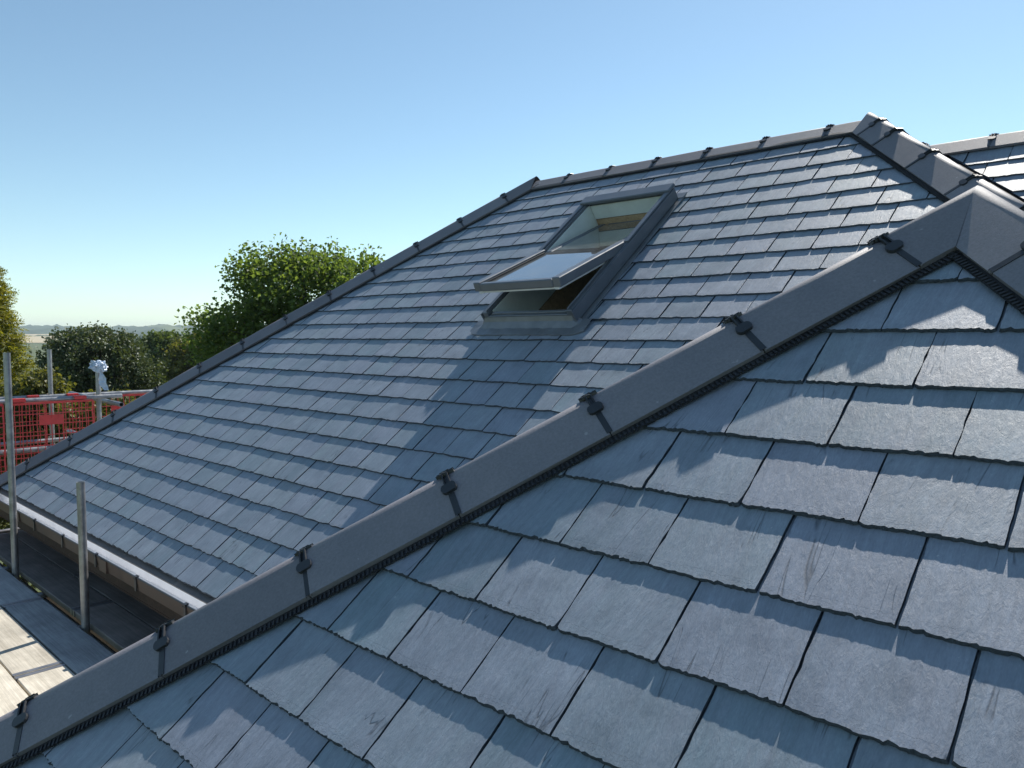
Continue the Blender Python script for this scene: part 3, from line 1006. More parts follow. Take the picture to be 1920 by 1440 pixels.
# ------------------------------------------------------------------ roof window
win = empty('roof_window', PA.p(-(W0 + W1) / 2, WB0), house)
win['label'] = 'centre-pivot roof window tilted open'
ac, bc = (W0 + W1) / 2, (WB0 + WB1) / 2
hw_, hl_ = (W1 - W0) / 2, (WB1 - WB0) / 2
def pbox(mb, a, b, c, da, db, dc, ch=0.003, mi=0, P=PA):
    mb.cbox(P.p(-a, b, c), P.x * da, P.y * db, P.n * dc, ch, mi)
CT = 0.098
fr = MB()
jw = 0.023
pbox(fr, W0 + jw, bc, CT / 2 - 0.03, jw, hl_, CT / 2 + 0.03)
pbox(fr, W1 - jw, bc, CT / 2 - 0.03, jw, hl_, CT / 2 + 0.03)
pbox(fr, ac, WB0 + jw, CT / 2 - 0.045, hw_ - 2 * jw, jw, CT / 2 + 0.015)
pbox(fr, ac, WB1 - jw, CT / 2 - 0.03, hw_ - 2 * jw, jw, CT / 2 + 0.03)
fr.build('frame', M_frame, win)
cov = MB()
# cover profiles: hood at the head, side covers down the jambs
pbox(cov, ac, WB1 - 0.035, CT + 0.012, hw_ + 0.008, 0.050, 0.013, 0.006)
for a_ in (W0 + 0.012, W1 - 0.012):
    pbox(cov, a_, (bc + WB1) / 2 - 0.02, CT + 0.005, 0.018, (WB1 - bc) / 2 - 0.04, 0.006, 0.003)
for a_, sg in ((W0 - 0.006, -1), (W1 + 0.006, 1)):
    pbox(cov, a_, bc - 0.01, CT / 2 + 0.006, 0.005, hl_, CT / 2 - 0.010, 0.002)
cov.build('frame_cover', M_frame, win)
lip = MB()
pbox(lip, W0 + 0.035, (WB0 + bc) / 2, CT + 0.004, 0.004, (bc - WB0) / 2 - 0.01, 0.004, 0.0015)
pbox(lip, W1 - 0.035, (WB0 + bc) / 2, CT + 0.004, 0.004, (bc - WB0) / 2 - 0.01, 0.004, 0.0015)
pbox(lip, ac, WB0 + 0.030, CT - 0.026, hw_ - 0.06, 0.010, 0.004, 0.0015)
lip.build('frame_lip', M_flash, win)
# sash: turned about the pivot at mid height, lower end out
PHI = radians(16.0)
OP = PA.p(-ac, bc, CT - 0.012)
SY = PA.y * cos(PHI) - PA.n * sin(PHI)      # up the sash (lower end out, upper end in)
SN = PA.n * cos(PHI) + PA.y * sin(PHI)
PS = Plane(OP, PA.x, SY, SN)
sw, sl = hw_ - 0.018, hl_ - 0.006
sa = MB()
st_, sh_ = 0.030, 0.030
def sbox(mb, x_, y_, z_, dx, dy, dz, ch=0.003, mi=0): mb.cbox(PS.p(x_, y_, z_), PS.x * dx, PS.y * dy, PS.n * dz, ch, mi)
# lower half carries the outer covers, upper half is the narrower inner sash
for sg in (-1, 1):
    sbox(sa, sg * (sw - st_ + 0.004), -sl / 2 + 0.0, 0.0, st_, sl / 2, sh_, 0.005)
    sbox(sa, sg * (sw - st_ - 0.052), sl / 2, -0.012, st_ - 0.006, sl / 2, sh_ - 0.006, 0.004)
sbox(sa, 0, -sl + 0.016, -0.004, sw - 2 * st_ + 0.004, 0.020, sh_ - 0.004, 0.006)
sbox(sa, 0, sl - 0.02, -0.012, sw - 0.14, 0.026, sh_ - 0.008, 0.004)
sa.build('sash', M_frame, win)
gk = MB()
for sg in (-1, 1):
    sbox(gk, sg * (sw - 2 * st_ - 0.002), -sl / 2, 0.010, 0.006, sl / 2 - 0.03, 0.006, 0.001)
sbox(gk, 0, -sl + 0.042, 0.010, sw - 2 * st_, 0.005, 0.006, 0.001)
gk.build('gasket', M_gasket, win)
sb = MB()
for sg in (-1, 1):
    sbox(sb, sg * (sw - st_ - 0.010), -sl / 2, -sh_ - 0.008, 0.018, sl / 2 - 0.01, 0.010, 0.002)
sbox(sb, 0, -sl + 0.03, -sh_ - 0.006, sw - 0.05, 0.018, 0.010, 0.002)
sb.build('sash_lining', M_sashin, win)
pn = MB()
sbox(pn, 0, 0.0, 0.004, sw - 2 * st_ - 0.045 + 0.045, sl - 0.05, 0.004, 0.0005)
pn.build('pane', M_glass, win)
# flashing
fl = MB()
pbox(fl, W0 - 0.022, bc, 0.004, 0.020, hl_ + 0.05, 0.003, 0.001)
pbox(fl, W1 + 0.022, bc, 0.004, 0.020, hl_ + 0.05, 0.003, 0.001)
pbox(fl, ac, WB1 + 0.035, 0.008, hw_ + 0.040, 0.035, 0.004, 0.001)
# dressed apron: faces down from the frame and kicks out over the slates
ap0, ap1 = W0 - 0.10, W1 + 0.11
seg = 26
V_, F = [], []
for i in range(seg + 1):
    a_ = ap0 + (ap1 - ap0) * i / seg
    e = 0.0025 * sin(i * 1.9) + R.gauss(0, 0.0012)
    tp = 0.0 if W0 < a_ < W1 else 0.04
    inn = 0.060 if W0 - 0.01 < a_ < W1 + 0.01 else 0.012
    V_ += [PA.p(-a_, WB0 - 0.002 + (0 if inn > 0.03 else 0.03), inn), PA.p(-a_, WB0 - 0.016, inn * 0.45 + 0.006), PA.p(-a_, WB0 - 0.055, 0.009 + e), PA.p(-a_, WB0 - 0.118 + e + tp * (1 if i in (0, seg) else 0.3 if i in (1, seg - 1) else 0), 0.0075 + e * 0.4), PA.p(-a_, WB0 - 0.118 + e + tp * (1 if i in (0, seg) else 0.3 if i in (1, seg - 1) else 0), 0.001)]
for i in range(seg):
    for j in range(4):
        k = i * 5 + j
        F.append((k, k + 1, k + 6, k + 5))
fl.add(V_, F)
fl.build('flashing', M_flash, win)
# lining of the opening and the loft seen through it
lin = MB()
DEP = 0.19
for a_ in (W1 - 0.050, W0 + 0.050):
    pbox(lin, a_, bc, (CT - 0.02 - DEP) / 2, 0.004, hl_ - 0.05, (CT - 0.02 + DEP) / 2, 0.001)
pbox(lin, ac, WB1 - 0.051, 0.015, hw_ - 0.056, 0.004, 0.055, 0.001)
lin.build('opening_lining', M_plaster, win)
rf = MB()
for a_ in (W1 - 0.030, W0 + 0.030):
    rf.box(PA.p(-a_, bc, -DEP - 0.095), PA.x * 0.024, PA.y * 1.3, PA.n * 0.09)
rf.box(PA.p(-(W1 - 0.30), bc - 0.1, -DEP - 0.30), PA.x * 0.024, PA.y * 1.2, PA.n * 0.06)
rf.box(PA.p(-ac, WB1 - 0.035, -0.14), PA.x * (hw_ - 0.06), PA.y * 0.024, PA.n * 0.095)
rf.box(PA.p(-ac, WB1 - 0.20, -0.30), PA.x * (hw_ - 0.06), PA.y * 0.024, PA.n * 0.05)
rf.build('rafter', M_pine, win)
stud = MB()
for a_ in (2.35, 2.75, 3.15, 3.55, 3.95, 4.35):
    stud.box(pl(a_, uA(bc) + 0.75, zA(bc) - 0.75), D1 * 0.023, U * 0.045, Vector((0, 0, 0.95)))
stud.box(pl(3.3, uA(bc) + 0.75, zA(bc) + 0.24), D1 * 1.3, U * 0.045, Vector((0, 0, 0.024)))
stud.build('stud', M_pine, win)
bd = MB()
bd.box(pl(3.3, uA(bc) + 0.83, zA(bc) - 0.75), D1 * 1.25, U * 0.012, Vector((0, 0, 1.0)))
bd.box(pl(3.3, uA(bc) - 0.3, zA(bc) - 1.75), D1 * 1.25, U * 1.15, Vector((0, 0, 0.02)))
for a_ in (2.1, 4.6):
    bd.add([PA.p(-a_, bc - 1.9, -0.16), PA.p(-a_, bc + 0.6, -0.16), pl(a_, uA(bc) + 0.83, zA(bc) - 1.75), PA.p(-a_, bc - 1.9, -0.9)], [(0, 1, 2, 3)])
bd.build('loft_lining', M_green, win)

# ------------------------------------------------------------------ scaffold
ZD = -1.80                                     # top of the scaffold boards, below the eye
Zv = lambda z: Vector((0, 0, z))
scaf = empty('tube_scaffold', pl(6.0, 1.55, -CZ))
prop(scaf, 'galvanised tube scaffold round the eaves with uprights and guard rails', 'scaffold')
TR = 0.02415
def standard(a, u, top, name='upright'):
    m = MB()
    m.tube(pl(a, u, -CZ + 0.01), pl(a, u, top), TR, n=20, wall=0.004)
    o = m.build(name, M_tube, scaf, True)
    o.data.set_sharp_from_angle(angle=radians(40))
    b = MB(); b.box(pl(a, u, -CZ + 0.004), D1 * 0.075, U * 0.075, Zv(0.004)); b.build('base_plate', M_coupler, o)
    return o
def rail(p, q, name='guard_rail'):
    m = MB(); m.tube(p, q, TR, n=18, wall=0.004)
    o = m.build(name, M_tube, scaf, True)
    o.data.set_sharp_from_angle(angle=radians(40))
    return o
def coupler(P, ax1, ax2):
    m = MB()
    ax1, ax2 = Vector(ax1).normalized(), Vector(ax2).normalized()
    n_ = ax1.cross(ax2).normalized()
    m.tube(P - ax1 * 0.026, P + ax1 * 0.026, 0.031, n=12)
    m.tube(P + n_ * 0.05 - ax2 * 0.026, P + n_ * 0.05 + ax2 * 0.026, 0.031, n=12)
    m.cbox(P + n_ * 0.025, ax1 * 0.024, ax2 * 0.024, n_ * 0.028, 0.005)
    m.tube(P + ax2 * 0.036 - n_ * 0.02, P + ax2 * 0.036 + n_ * 0.045, 0.007, n=8)
    m.cbox(P + ax2 * 0.036 + n_ * 0.048, ax1 * 0.011, ax2 * 0.011, n_ * 0.007, 0.002)
    return m.build('coupler', M_coupler, scaf)
UZ = Vector((0, 0, 1))
standard(6.72, 1.548, -0.125)                  # tall upright at the eaves
standard(5.15, 1.548, -0.895)                  # short upright at the eaves
standard(3.35, 1.548, -1.70)
standard(8.68, 2.81, -0.335)                   # upright with the bag
standard(9.65, 2.63, -0.150)
standard(9.65, 5.0, -0.150)
standard(8.68, 0.60, -0.30)
standard(9.65, 0.60, -0.30)
for u_ in (0.62, 1.56):
    pass
# outer uprights of the front lift
standard(6.72, 0.25, -0.9); standard(5.15, 0.25, -2.0); 
# ledgers and transoms that carry the boards
ZT = ZD - 0.038 - TR
for u_ in (1.548 + 0.05, 0.25 + 0.05):
    rail(pl(2.75, u_, ZT - 2 * TR - 0.002), pl(9.8, u_, ZT - 2 * TR - 0.002), 'ledger')
for a_ in (3.1, 4.3, 5.3, 6.2, 7.1, 7.9): rail(pl(a_, 0.05, ZT), pl(a_, 2.10, ZT), 'transom')
for a_ in (8.68 + 0.05, 9.65 + 0.05): rail(pl(a_, 0.2, ZT - 2 * TR - 0.002), pl(a_, 6.0, ZT - 2 * TR - 0.002), 'ledger')
for u_ in (2.75, 3.6, 4.6, 5.6): rail(pl(8.45, u_, ZT), pl(9.9, u_, ZT), 'transom')
# guard rails
rail(pl(8.68 - 0.05, 0.3, -0.632), pl(8.68 - 0.05, 3.02, -0.632))
coupler(pl(8.68, 2.81, -0.632), UZ, U)
rail(pl(9.65 - 0.05, 1.9, -0.672), pl(9.65 - 0.05, 6.0, -0.672))
coupler(pl(9.65, 2.63, -0.672), UZ, U)
coupler(pl(8.68, 2.81, -1.12), UZ, U)
coupler(pl(9.65, 2.63, -1.16), UZ, U)
coupler(pl(6.72, 1.548, ZT - 2 * TR), UZ, D1)
coupler(pl(5.15, 1.548, ZT - 2 * TR), UZ, D1)
rail(pl(8.68 - 0.05, 0.3, -1.12), pl(8.68 - 0.05, 3.0, -1.12))
rail(pl(9.65 - 0.05, 0.4, -1.16), pl(9.65 - 0.05, 6.0, -1.16))
rail(pl(8.3, 2.90, -0.70), pl(9.9, 2.90, -0.665), 'brace')
rail(pl(8.45, 3.0, -1.22), pl(9.9, 2.86, -1.10), 'brace')

# boards: every one lies loose on the transoms
BOARD_ME = {}
def board(a0, a1, u0, u1, mat, label, z=ZD, along='a', group=None):
    rng = random.Random(int(a0 * 977 + u0 * 1311))
    L, Wd, T = a1 - a0, u1 - u0, 0.038
    n = max(4, int(L / 0.25))
    V_, F = [], []
    for i in range(n + 1):
        t = i / n
        e0, e1 = rng.gauss(0, 0.0016), rng.gauss(0, 0.0016)
        z_ = rng.gauss(0, 0.0007)
        c = 0.003
        for (y, zz) in ((-Wd / 2 + e0, -c), (-Wd / 2 + c + e0, z_), (Wd / 2 - c + e1, z_), (Wd / 2 + e1, -c), (Wd / 2 + e1, -T), (-Wd / 2 + e0, -T)):
            V_.append((-L / 2 + L * t, y, zz))
    for i in range(n):
        for j in range(6):
            k, k2 = i * 6 + j, i * 6 + (j + 1) % 6
            F.append((k, k + 6, k2 + 6, k2)[::-1])
    F.append(tuple(range(6))); F.append(tuple(range(n * 6, n * 6 + 6))[::-1])
    m = MB(); m.add(V_, F, 0)
    for sg in (-1, 1):       # steel end bands
        m.box((sg * (L / 2 - 0.02), 0, -T / 2), (0.016, 0, 0), (0, Wd / 2 + 0.0022, 0), (0, 0, T / 2 + 0.0016), 1)
    me = m.mesh('scaffold_board', [mat, M_band])
    bm = bmesh.new(); bm.from_mesh(me); bmesh.ops.recalc_face_normals(bm, faces=bm.faces[:]); bm.to_mesh(me); bm.free()
    X = D1 if along == 'a' else U
    Y = Vector((0, 0, 1)).cross(X)
    M = Matrix((X, Y, UZ)).transposed().to_4x4()
    M.translation = pl((a0 + a1) / 2, (u0 + u1) / 2, z) if along == 'a' else pl((u0 + u1) / 2, (a0 + a1) / 2, z)
    o = link('scaffold_board', me, None, M)
    prop(o, label, 'board', group)
    return o
G1 = 'scaffold boards along the eaves'
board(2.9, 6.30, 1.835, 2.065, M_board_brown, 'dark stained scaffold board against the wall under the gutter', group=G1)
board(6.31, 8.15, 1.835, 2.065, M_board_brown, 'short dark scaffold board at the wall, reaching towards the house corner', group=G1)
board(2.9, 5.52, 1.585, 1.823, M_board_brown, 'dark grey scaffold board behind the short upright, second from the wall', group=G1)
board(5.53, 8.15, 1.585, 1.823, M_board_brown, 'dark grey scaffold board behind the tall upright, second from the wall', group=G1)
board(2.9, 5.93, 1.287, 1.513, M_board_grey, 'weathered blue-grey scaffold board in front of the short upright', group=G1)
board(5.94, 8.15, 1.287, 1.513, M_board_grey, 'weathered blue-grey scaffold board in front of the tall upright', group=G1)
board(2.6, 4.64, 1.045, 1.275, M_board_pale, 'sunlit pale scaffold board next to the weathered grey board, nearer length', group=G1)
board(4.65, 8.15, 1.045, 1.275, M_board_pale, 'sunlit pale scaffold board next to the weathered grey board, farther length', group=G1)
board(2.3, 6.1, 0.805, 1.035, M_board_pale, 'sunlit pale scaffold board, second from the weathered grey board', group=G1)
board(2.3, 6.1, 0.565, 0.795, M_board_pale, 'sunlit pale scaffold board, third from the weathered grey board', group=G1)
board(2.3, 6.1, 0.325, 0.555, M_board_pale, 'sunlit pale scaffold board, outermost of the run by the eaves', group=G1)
G2 = 'scaffold boards along the side of the house'
for i, w_ in enumerate(('nearest the wall', 'second from the wall', 'third from the wall', 'farthest from the wall')):
    board(2.30, 6.0, 8.50 + 0.265 * i, 8.725 + 0.265 * i, M_board_pale, 'pale scaffold board round the house corner, ' + w_, along='u', group=G2)

# red plastic mesh guards hung on the guard rails
def mesh_guard(a, u0, u1, ztop, zbot, label, seed):
    rng = random.Random(seed)
    m = MB()
    sag = lambda u: 0.012 * sin((u - u0) * 9 + seed)
    def bar(p, q, hw, hh):
        t = (q - p); L = t.length; t.normalize()
        s_ = t.cross(D1).normalized()
        m.box((p + q) / 2, t * L / 2, s_ * hw, D1 * hh)
    nu = max(2, int((u1 - u0) / 0.062)); nz = max(2, int((ztop - zbot) / 0.105))
    for i in range(nu + 1):
        u_ = u0 + (u1 - u0) * i / nu
        for j in range(nz):
            z0, z1 = zbot + (ztop - zbot) * j / nz, zbot + (ztop - zbot) * (j + 1) / nz
            bar(pl(a + sag(u_ + j), u_, z0), pl(a + sag(u_ + j + 1), u_, z1), 0.0032 if 0 < i < nu else 0.007, 0.003)
    for j in range(nz + 1):
        z_ = zbot + (ztop - zbot) * j / nz
        for i in range(nu):
            ua, ub = u0 + (u1 - u0) * i / nu, u0 + (u1 - u0) * (i + 1) / nu
            bar(pl(a + sag(ua + j), ua, z_), pl(a + sag(ub + j), ub, z_), 0.0042 if 0 < j < nz else 0.011, 0.0035)
    # solid name panel without writing
    zc = ztop - 0.17
    uc = (u0 + u1) / 2
    m.box(pl(a, uc, zc), U * 0.11, Zv(0.05), D1 * 0.004)
    o = m.build('mesh_guard', M_red, None)
    cl = MB()
    for u_ in (u0 + 0.1, u1 - 0.12):
        for k in range(7):
            an = radians(-40 + 200 * k / 6)
            cl.box(pl(a + 0.0, u_, ztop + 0.02) + D1 * (0.031 * cos(an) + 0.0) + Zv(0.031 * sin(an)), U * 0.055, D1 * (0.009 * abs(sin(an)) + 0.003), Zv(0.009 * abs(cos(an)) + 0.003))
    cl.build('hook', M_red, o)
    prop(o, label, 'mesh guard', 'red mesh guards on the scaffold rails')
    return o
mesh_guard(8.59, 0.55, 1.93, -0.66, -1.72, 'red plastic mesh guard hung on the rail behind the tall upright', 1)
mesh_guard(8.59, 1.96, 2.72, -0.66, -1.72, 'red plastic mesh guard hung on the rail beside the upright with the bag', 2)
mesh_guard(9.56, 2.72, 3.95, -0.70, -1.74, 'red plastic mesh guard on the outer rail seen over the hip tiles', 3)
mesh_guard(9.56, 1.35, 2.55, -0.70, -1.74, 'red plastic mesh guard on the outer rail beside the plain rear upright', 4)

# crumpled plastic bag pulled over the upright
bg = bmesh.new()
bmesh.ops.create_icosphere(bg, subdivisions=4, radius=0.068)
top = pl(8.68, 2.81, -0.335)
for v in bg.verts:
    d = v.co.normalized()
    k = 1 + 0.42 * noise.noise(d * 3.1) + 0.26 * noise.noise(d * 8.0 + Vector((3, 1, 2))) 
    v.co = Vector((d.x * 1.15, d.y * 1.1, d.z * 0.85)) * 0.068 * k + top + Vector((0.012, -0.004, 0.018))
me = bpy.data.meshes.new('plastic_bag'); bg.to_mesh(me); bg.free(); me.materials.append(M_bag)
me.polygons.foreach_set('use_smooth', [False] * len(me.polygons))
bag = link('plastic_bag', me)
prop(bag, 'crumpled pale blue plastic bag tied over the top of an upright', 'bag')
tl = MB()
V_, F = [], []
for i in range(9):
    t = i / 8
    c = top + Vector((0.035 + 0.06 * t + 0.01 * sin(t * 7), -0.03, -0.03 - 0.20 * t))
    w_ = 0.010 + 0.030 * sin(t * 2.6)
    for s_ in (-1, 0, 1): V_.append(c + Vector((w_ * s_, 0.014 * (s_ == 0) + 0.008 * sin(i * 2.1 + s_), 0)))
for i in range(8):
    for j in range(2): k = i * 3 + j; F.append((k, k + 1, k + 4, k + 3))
tl.add(V_, F)
tl.build('bag_tail', M_bag, bag)

# ------------------------------------------------------------------ ground, fields, hills
def ground_mat():
    m, nt, out = new_mat('grass_ground')
    tc = N(nt, 'TexCoord')
    n1 = noise_(nt, tc.outputs['Object'], 0.06, 5, 0.6); n2 = noise_(nt, tc.outputs['Object'], 1.5, 5, 0.65)
    c = ramp(nt, n1, [(0.3, (0.055, 0.085, 0.025)), (0.7, (0.11, 0.125, 0.05))])
    c = mixc(nt, 1.0, c.outputs[0], ramp(nt, n2, [(0.3, 0.7), (0.7, 1.25)]).outputs[0], 'MULTIPLY')
    p = N(nt, 'BsdfPrincipled', Roughness=0.9); nt.links.new(c, p.inputs['Base Color'])
    nt.links.new(bump(nt, n2, 0.6, 0.05), p.inputs['Normal'])
    nt.links.new(p.outputs[0], out.inputs[0]); return m
M_ground = ground_mat()
mb = MB(); S = 7000
mb.add([(-S, -S, 0), (S, -S, 0), (S, S, 0), (-S, S, 0)], [(0, 1, 2, 3)])
prop(mb.build('ground', M_ground), kind='structure')
M_stubble = simple('stubble_field', (0.42, 0.35, 0.22), 0.95, var=0.15, scale=0.02, bstr=0.3)
mb = MB()
mb.add([(-480, 560, 0.3), (-330, 560, 0.3), (-560, 1150, 8), (-900, 1150, 8)], [(0, 1, 2, 3)])
prop(mb.build('field', M_stubble), kind='structure')

def hill_mat():
    m, nt, out = new_mat('wooded_hill')
    tc = N(nt, 'TexCoord')
    n1 = noise_(nt, tc.outputs['Object'], 0.012, 5, 0.6); n2 = noise_(nt, tc.outputs['Object'], 0.004, 4, 0.6)
    c = ramp(nt, n1, [(0.3, (0.025, 0.045, 0.018)), (0.7, (0.075, 0.110, 0.040))])
    c2 = mixc(nt, ramp(nt, n2, [(0.60, 0.0), (0.64, 0.8)]).outputs[0], c.outputs[0], (0.13, 0.16, 0.06))
    p = N(nt, 'BsdfPrincipled', Roughness=0.95); nt.links.new(c2, p.inputs['Base Color'])
    nt.links.new(p.outputs[0], out.inputs[0]); return m
M_hill = hill_mat()
def hill(Yd, hfun, depth, x0, x1, nx, name, treeh, seed):
    """a long wooded hill; the crest carries tree-crown bumps"""
    V_, F = [], []
    ny = 26
    for j in range(ny + 1):
        tj = j / ny
        for i in range(nx + 1):
            X_ = x0 + (x1 - x0) * i / nx
            Y_ = Yd + depth * tj
            base = hfun(X_) * sin(tj * pi) ** 0.8
            q = Vector((X_ / (treeh * 1.3), Y_ / (treeh * 1.3), seed))
            bmp = (0.5 + 0.5 * noise.noise(q)) * treeh + noise.noise(q * 2.7) * treeh * 0.35 + max(0, noise.noise(q * 0.31)) * treeh * 0.7
            V_.append((X_, Y_, base + (bmp if 0 < j < ny else -2)))
    for j in range(ny):
        for i in range(nx):
            k = j * (nx + 1) + i
            F.append((k, k + 1, k + nx + 2, k + nx + 1))
    m = MB(); m.add(V_, F)
    return prop(m.build(name, M_hill, None, True), kind='structure')
hill(1500, lambda X_: CZ + 13 + 7 * noise.noise(Vector((X_ / 420, 3, 1))), 900, -2600, 1200, 520, 'hills', 15, 3)
hill(900, lambda X_: 1.0 + 4 * max(0, noise.noise(Vector((X_ / 160, 7, 1)))), 120, -1500, 600, 420, 'hills', 6, 9)

# ------------------------------------------------------------------ vegetation
def ray_at(px, py, Yd):
    """point at distance Yd in front of the eye, on the line of sight through a pixel"""
    cx, cz = (px - 960) / FPX, -(py - 720) / FPX
    d = Vector((cx, cos(PITCH) + cz * sin(PITCH), -sin(PITCH) + cz * cos(PITCH)))
    return EYE + d * (Yd / d.y)

def leaf_quads(mb, P, ax, nr, ln, wd, rng):
    ax = ax.normalized(); s_ = ax.cross(nr)
    if s_.length < 1e-4: s_ = ax.orthogonal()
    s_.normalize(); nr = s_.cross(ax)
    mid = P + ax * ln * 0.48
    mb.add([P, mid - s_ * wd + nr * wd * 0.25, P + ax * ln - nr * ln * 0.12, mid + s_ * wd + nr * wd * 0.25], [(0, 1, 2), (0, 2, 3)])

def rand_dir(rng):
    while True:
        v = Vector((rng.uniform(-1, 1), rng.uniform(-1, 1), rng.uniform(-1, 1)))
        if 0.05 < v.length < 1: return v.normalized()

def broad_tree(name, label, blobs, base, leaf, n_cl, per, mat, seed, twig=0.3, trunk_r=0.14, group=None, droop=0.4, cat='tree', wleaf=0.42):
    """blobs = [(centre, (rx, ry, rz))]; clumps of single leaves fill each blob's outer shell, limbs reach every blob"""
    rng = random.Random(seed)
    o = empty(name, base)
    prop(o, label, cat, group)
    tot = sum((r[0] * r[1] * r[2]) ** (2 / 3) for _, r in blobs)
    mb = MB()
    ends = []
    for c, r in blobs:
        c = Vector(c)
        k = max(3, int(n_cl * (r[0] * r[1] * r[2]) ** (2 / 3) / tot))
        for _ in range(k):
            d = rand_dir(rng)
            if d.z < -0.35 and rng.random() < 0.5: d.z = -d.z
            rr = rng.uniform(0.55, 1.0) ** 0.6
            rr *= 1 + 0.22 * noise.noise(d * 2.3 + c)
            p = c + Vector((d.x * r[0], d.y * r[1], d.z * r[2])) * rr
            ends.append((p, c))
            out = (d + Vector((0, 0, 0.35))).normalized()
            for q in range(per):
                lp = p + rand_dir(rng) * twig * rng.random() ** 0.5 + out * rng.uniform(-0.3, 0.6) * twig
                ax = (out * 0.6 + rand_dir(rng) + Vector((0, 0, -droop))).normalized()
                ln = leaf * rng.uniform(0.65, 1.25)
                leaf_quads(mb, lp, ax, (rand_dir(rng) + Vector((0, 0, 0.9))).normalized(), ln, ln * wleaf, rng)
    mb.build('crown', mat, o)
    tr_ = MB()
    b = Vector(base)
    cen = sum((Vector(c) for c, _ in blobs), Vector()) / len(blobs)
    fork = b.lerp(cen, 0.55); fork.x = b.x + (cen.x - b.x) * 0.3; fork.y = b.y + (cen.y - b.y) * 0.3
    tr_.tube(b - Zv(0.1), b.lerp(fork, 0.5) + Vector((0.03, 0.02, 0)), trunk_r * 1.2, trunk_r, 9)
    tr_.tube(b.lerp(fork, 0.5) + Vector((0.03, 0.02, 0)), fork, trunk_r, trunk_r * 0.85, 9)
    for c, r in blobs:
        c = Vector(c)
        m_ = fork.lerp(c, 0.5) + rand_dir(rng) * 0.12
        tr_.tube(fork, m_, trunk_r * 0.55, trunk_r * 0.35, 6, caps=False); tr_.tube(m_, c, trunk_r * 0.35, trunk_r * 0.15, 6)
    for p, c in rng.sample(ends, min(len(ends), 160)):
        tr_.tube(c.lerp(p, 0.15), p, trunk_r * 0.12, 0.004, 4, caps=False)
    tr_.build('trunk', M_bark, o, True)
    return o

def conifer(name, label, base, top, rbase, mat, seed, n=1500, fr=0.34):
    """golden cypress: drooping flat sprays on a cone with lobed outline"""
    rng = random.Random(seed)
    o = empty(name, base); prop(o, label, 'tree')
    base, top = Vector(base), Vector(top)
    H = (top - base).z
    mb = MB()
    for i in range(n):
        t = rng.random() ** 0.8
        an = rng.uniform(0, 2 * pi)
        rr = rbase * (1 - t) ** 0.62 * (0.86 + 0.26 * noise.noise(Vector((cos(an) * 1.7, sin(an) * 1.7, t * 7))))
        depth = rng.uniform(0.62, 1.04)
        d = Vector((cos(an), sin(an), 0))
        p = base.lerp(top, t) + d * rr * depth
        out = (d * 0.75 + Vector((0, 0, rng.uniform(0.1, 0.75))) + rand_dir(rng) * 0.35).normalized()
        ln = fr * rng.uniform(0.6, 1.15)
        side = out.cross(rand_dir(rng)).normalized()
        # one spray: a stalk with short pinnae that droop
        for k in range(9):
            s_ = (k + 1) / 9
            c = p + out * ln * s_ + Vector((0, 0, -0.10 * ln * s_ * s_ * 3))
            for sg in (-1, 1):
                ax = (out * 0.8 + side * sg * 0.9 + Vector((0, 0, -0.35)) + rand_dir(rng) * 0.3).normalized()
                l2 = ln * 0.36 * (1.1 - s_ * 0.7)
                leaf_quads(mb, c, ax, (rand_dir(rng) * 0.6 + UZ).normalized(), l2, l2 * 0.20, rng)
    mb.build('crown', mat, o)
    t2 = MB(); t2.tube(base - Zv(0.1), base.lerp(top, 0.9), rbase * 0.14, 0.02, 8); t2.build('trunk', M_bark, o, True)
    return o

M_leaf_cherry = leaf_mat('cherry_leaf', (0.055, 0.100, 0.028), (0.145, 0.210, 0.058), 0.55, 0.55)
M_leaf_holly = leaf_mat('holly_leaf', (0.045, 0.068, 0.036), (0.110, 0.142, 0.070), 0.22, 0.52)
M_leaf_gold = leaf_mat('golden_cypress_leaf', (0.095, 0.120, 0.018), (0.260, 0.250, 0.038), 0.45, 0.6)
M_leaf_mid = leaf_mat('field_tree_leaf', (0.050, 0.080, 0.028), (0.110, 0.155, 0.050), 0.35, 0.65)
M_leaf_hedge = leaf_mat('hedge_leaf', (0.060, 0.080, 0.020), (0.150, 0.150, 0.045), 0.40, 0.55)

def at(px, py, Yd): return ray_at(px, py, Yd)
def gp(px, Yd):
    p = ray_at(px, 640, Yd); return Vector((p.x, p.y, 0))
# big broadleaved tree rising behind the far hip
Yt = 15.0
bl = [(at(560, 590, Yt), (1.15, 1.3, 0.95)), (at(640, 560, Yt), (1.25, 1.3, 0.80)), (at(480, 560, Yt), (0.55, 0.9, 0.70)), (at(500, 640, Yt), (1.05, 1.2, 0.75)),
      (at(415, 620, Yt), (0.62, 0.7, 0.30)), (at(465, 505, Yt), (0.28, 0.5, 0.30)), (at(570, 520, Yt), (0.75, 0.8, 0.42)), (at(700, 560, Yt), (0.75, 0.9, 0.62)),
      (at(450, 670, Yt), (0.75, 0.9, 0.55)), (at(640, 700, Yt), (1.9, 1.4, 1.3)), (at(760, 640, Yt), (1.1, 1.2, 0.8)), (at(385, 612, Yt), (0.34, 0.4, 0.16)), (at(690, 505, Yt), (0.22, 0.3, 0.16)),
      (at(620, 500, Yt), (0.35, 0.4, 0.28)), (at(535, 492, Yt), (0.30, 0.4, 0.24))]
broad_tree('broadleaf_tree', 'large leafy green tree rising behind the far hip, dark inside', bl, gp(600, Yt), 0.078, 1150, 34, M_leaf_cherry, 3, twig=0.26, trunk_r=0.17)
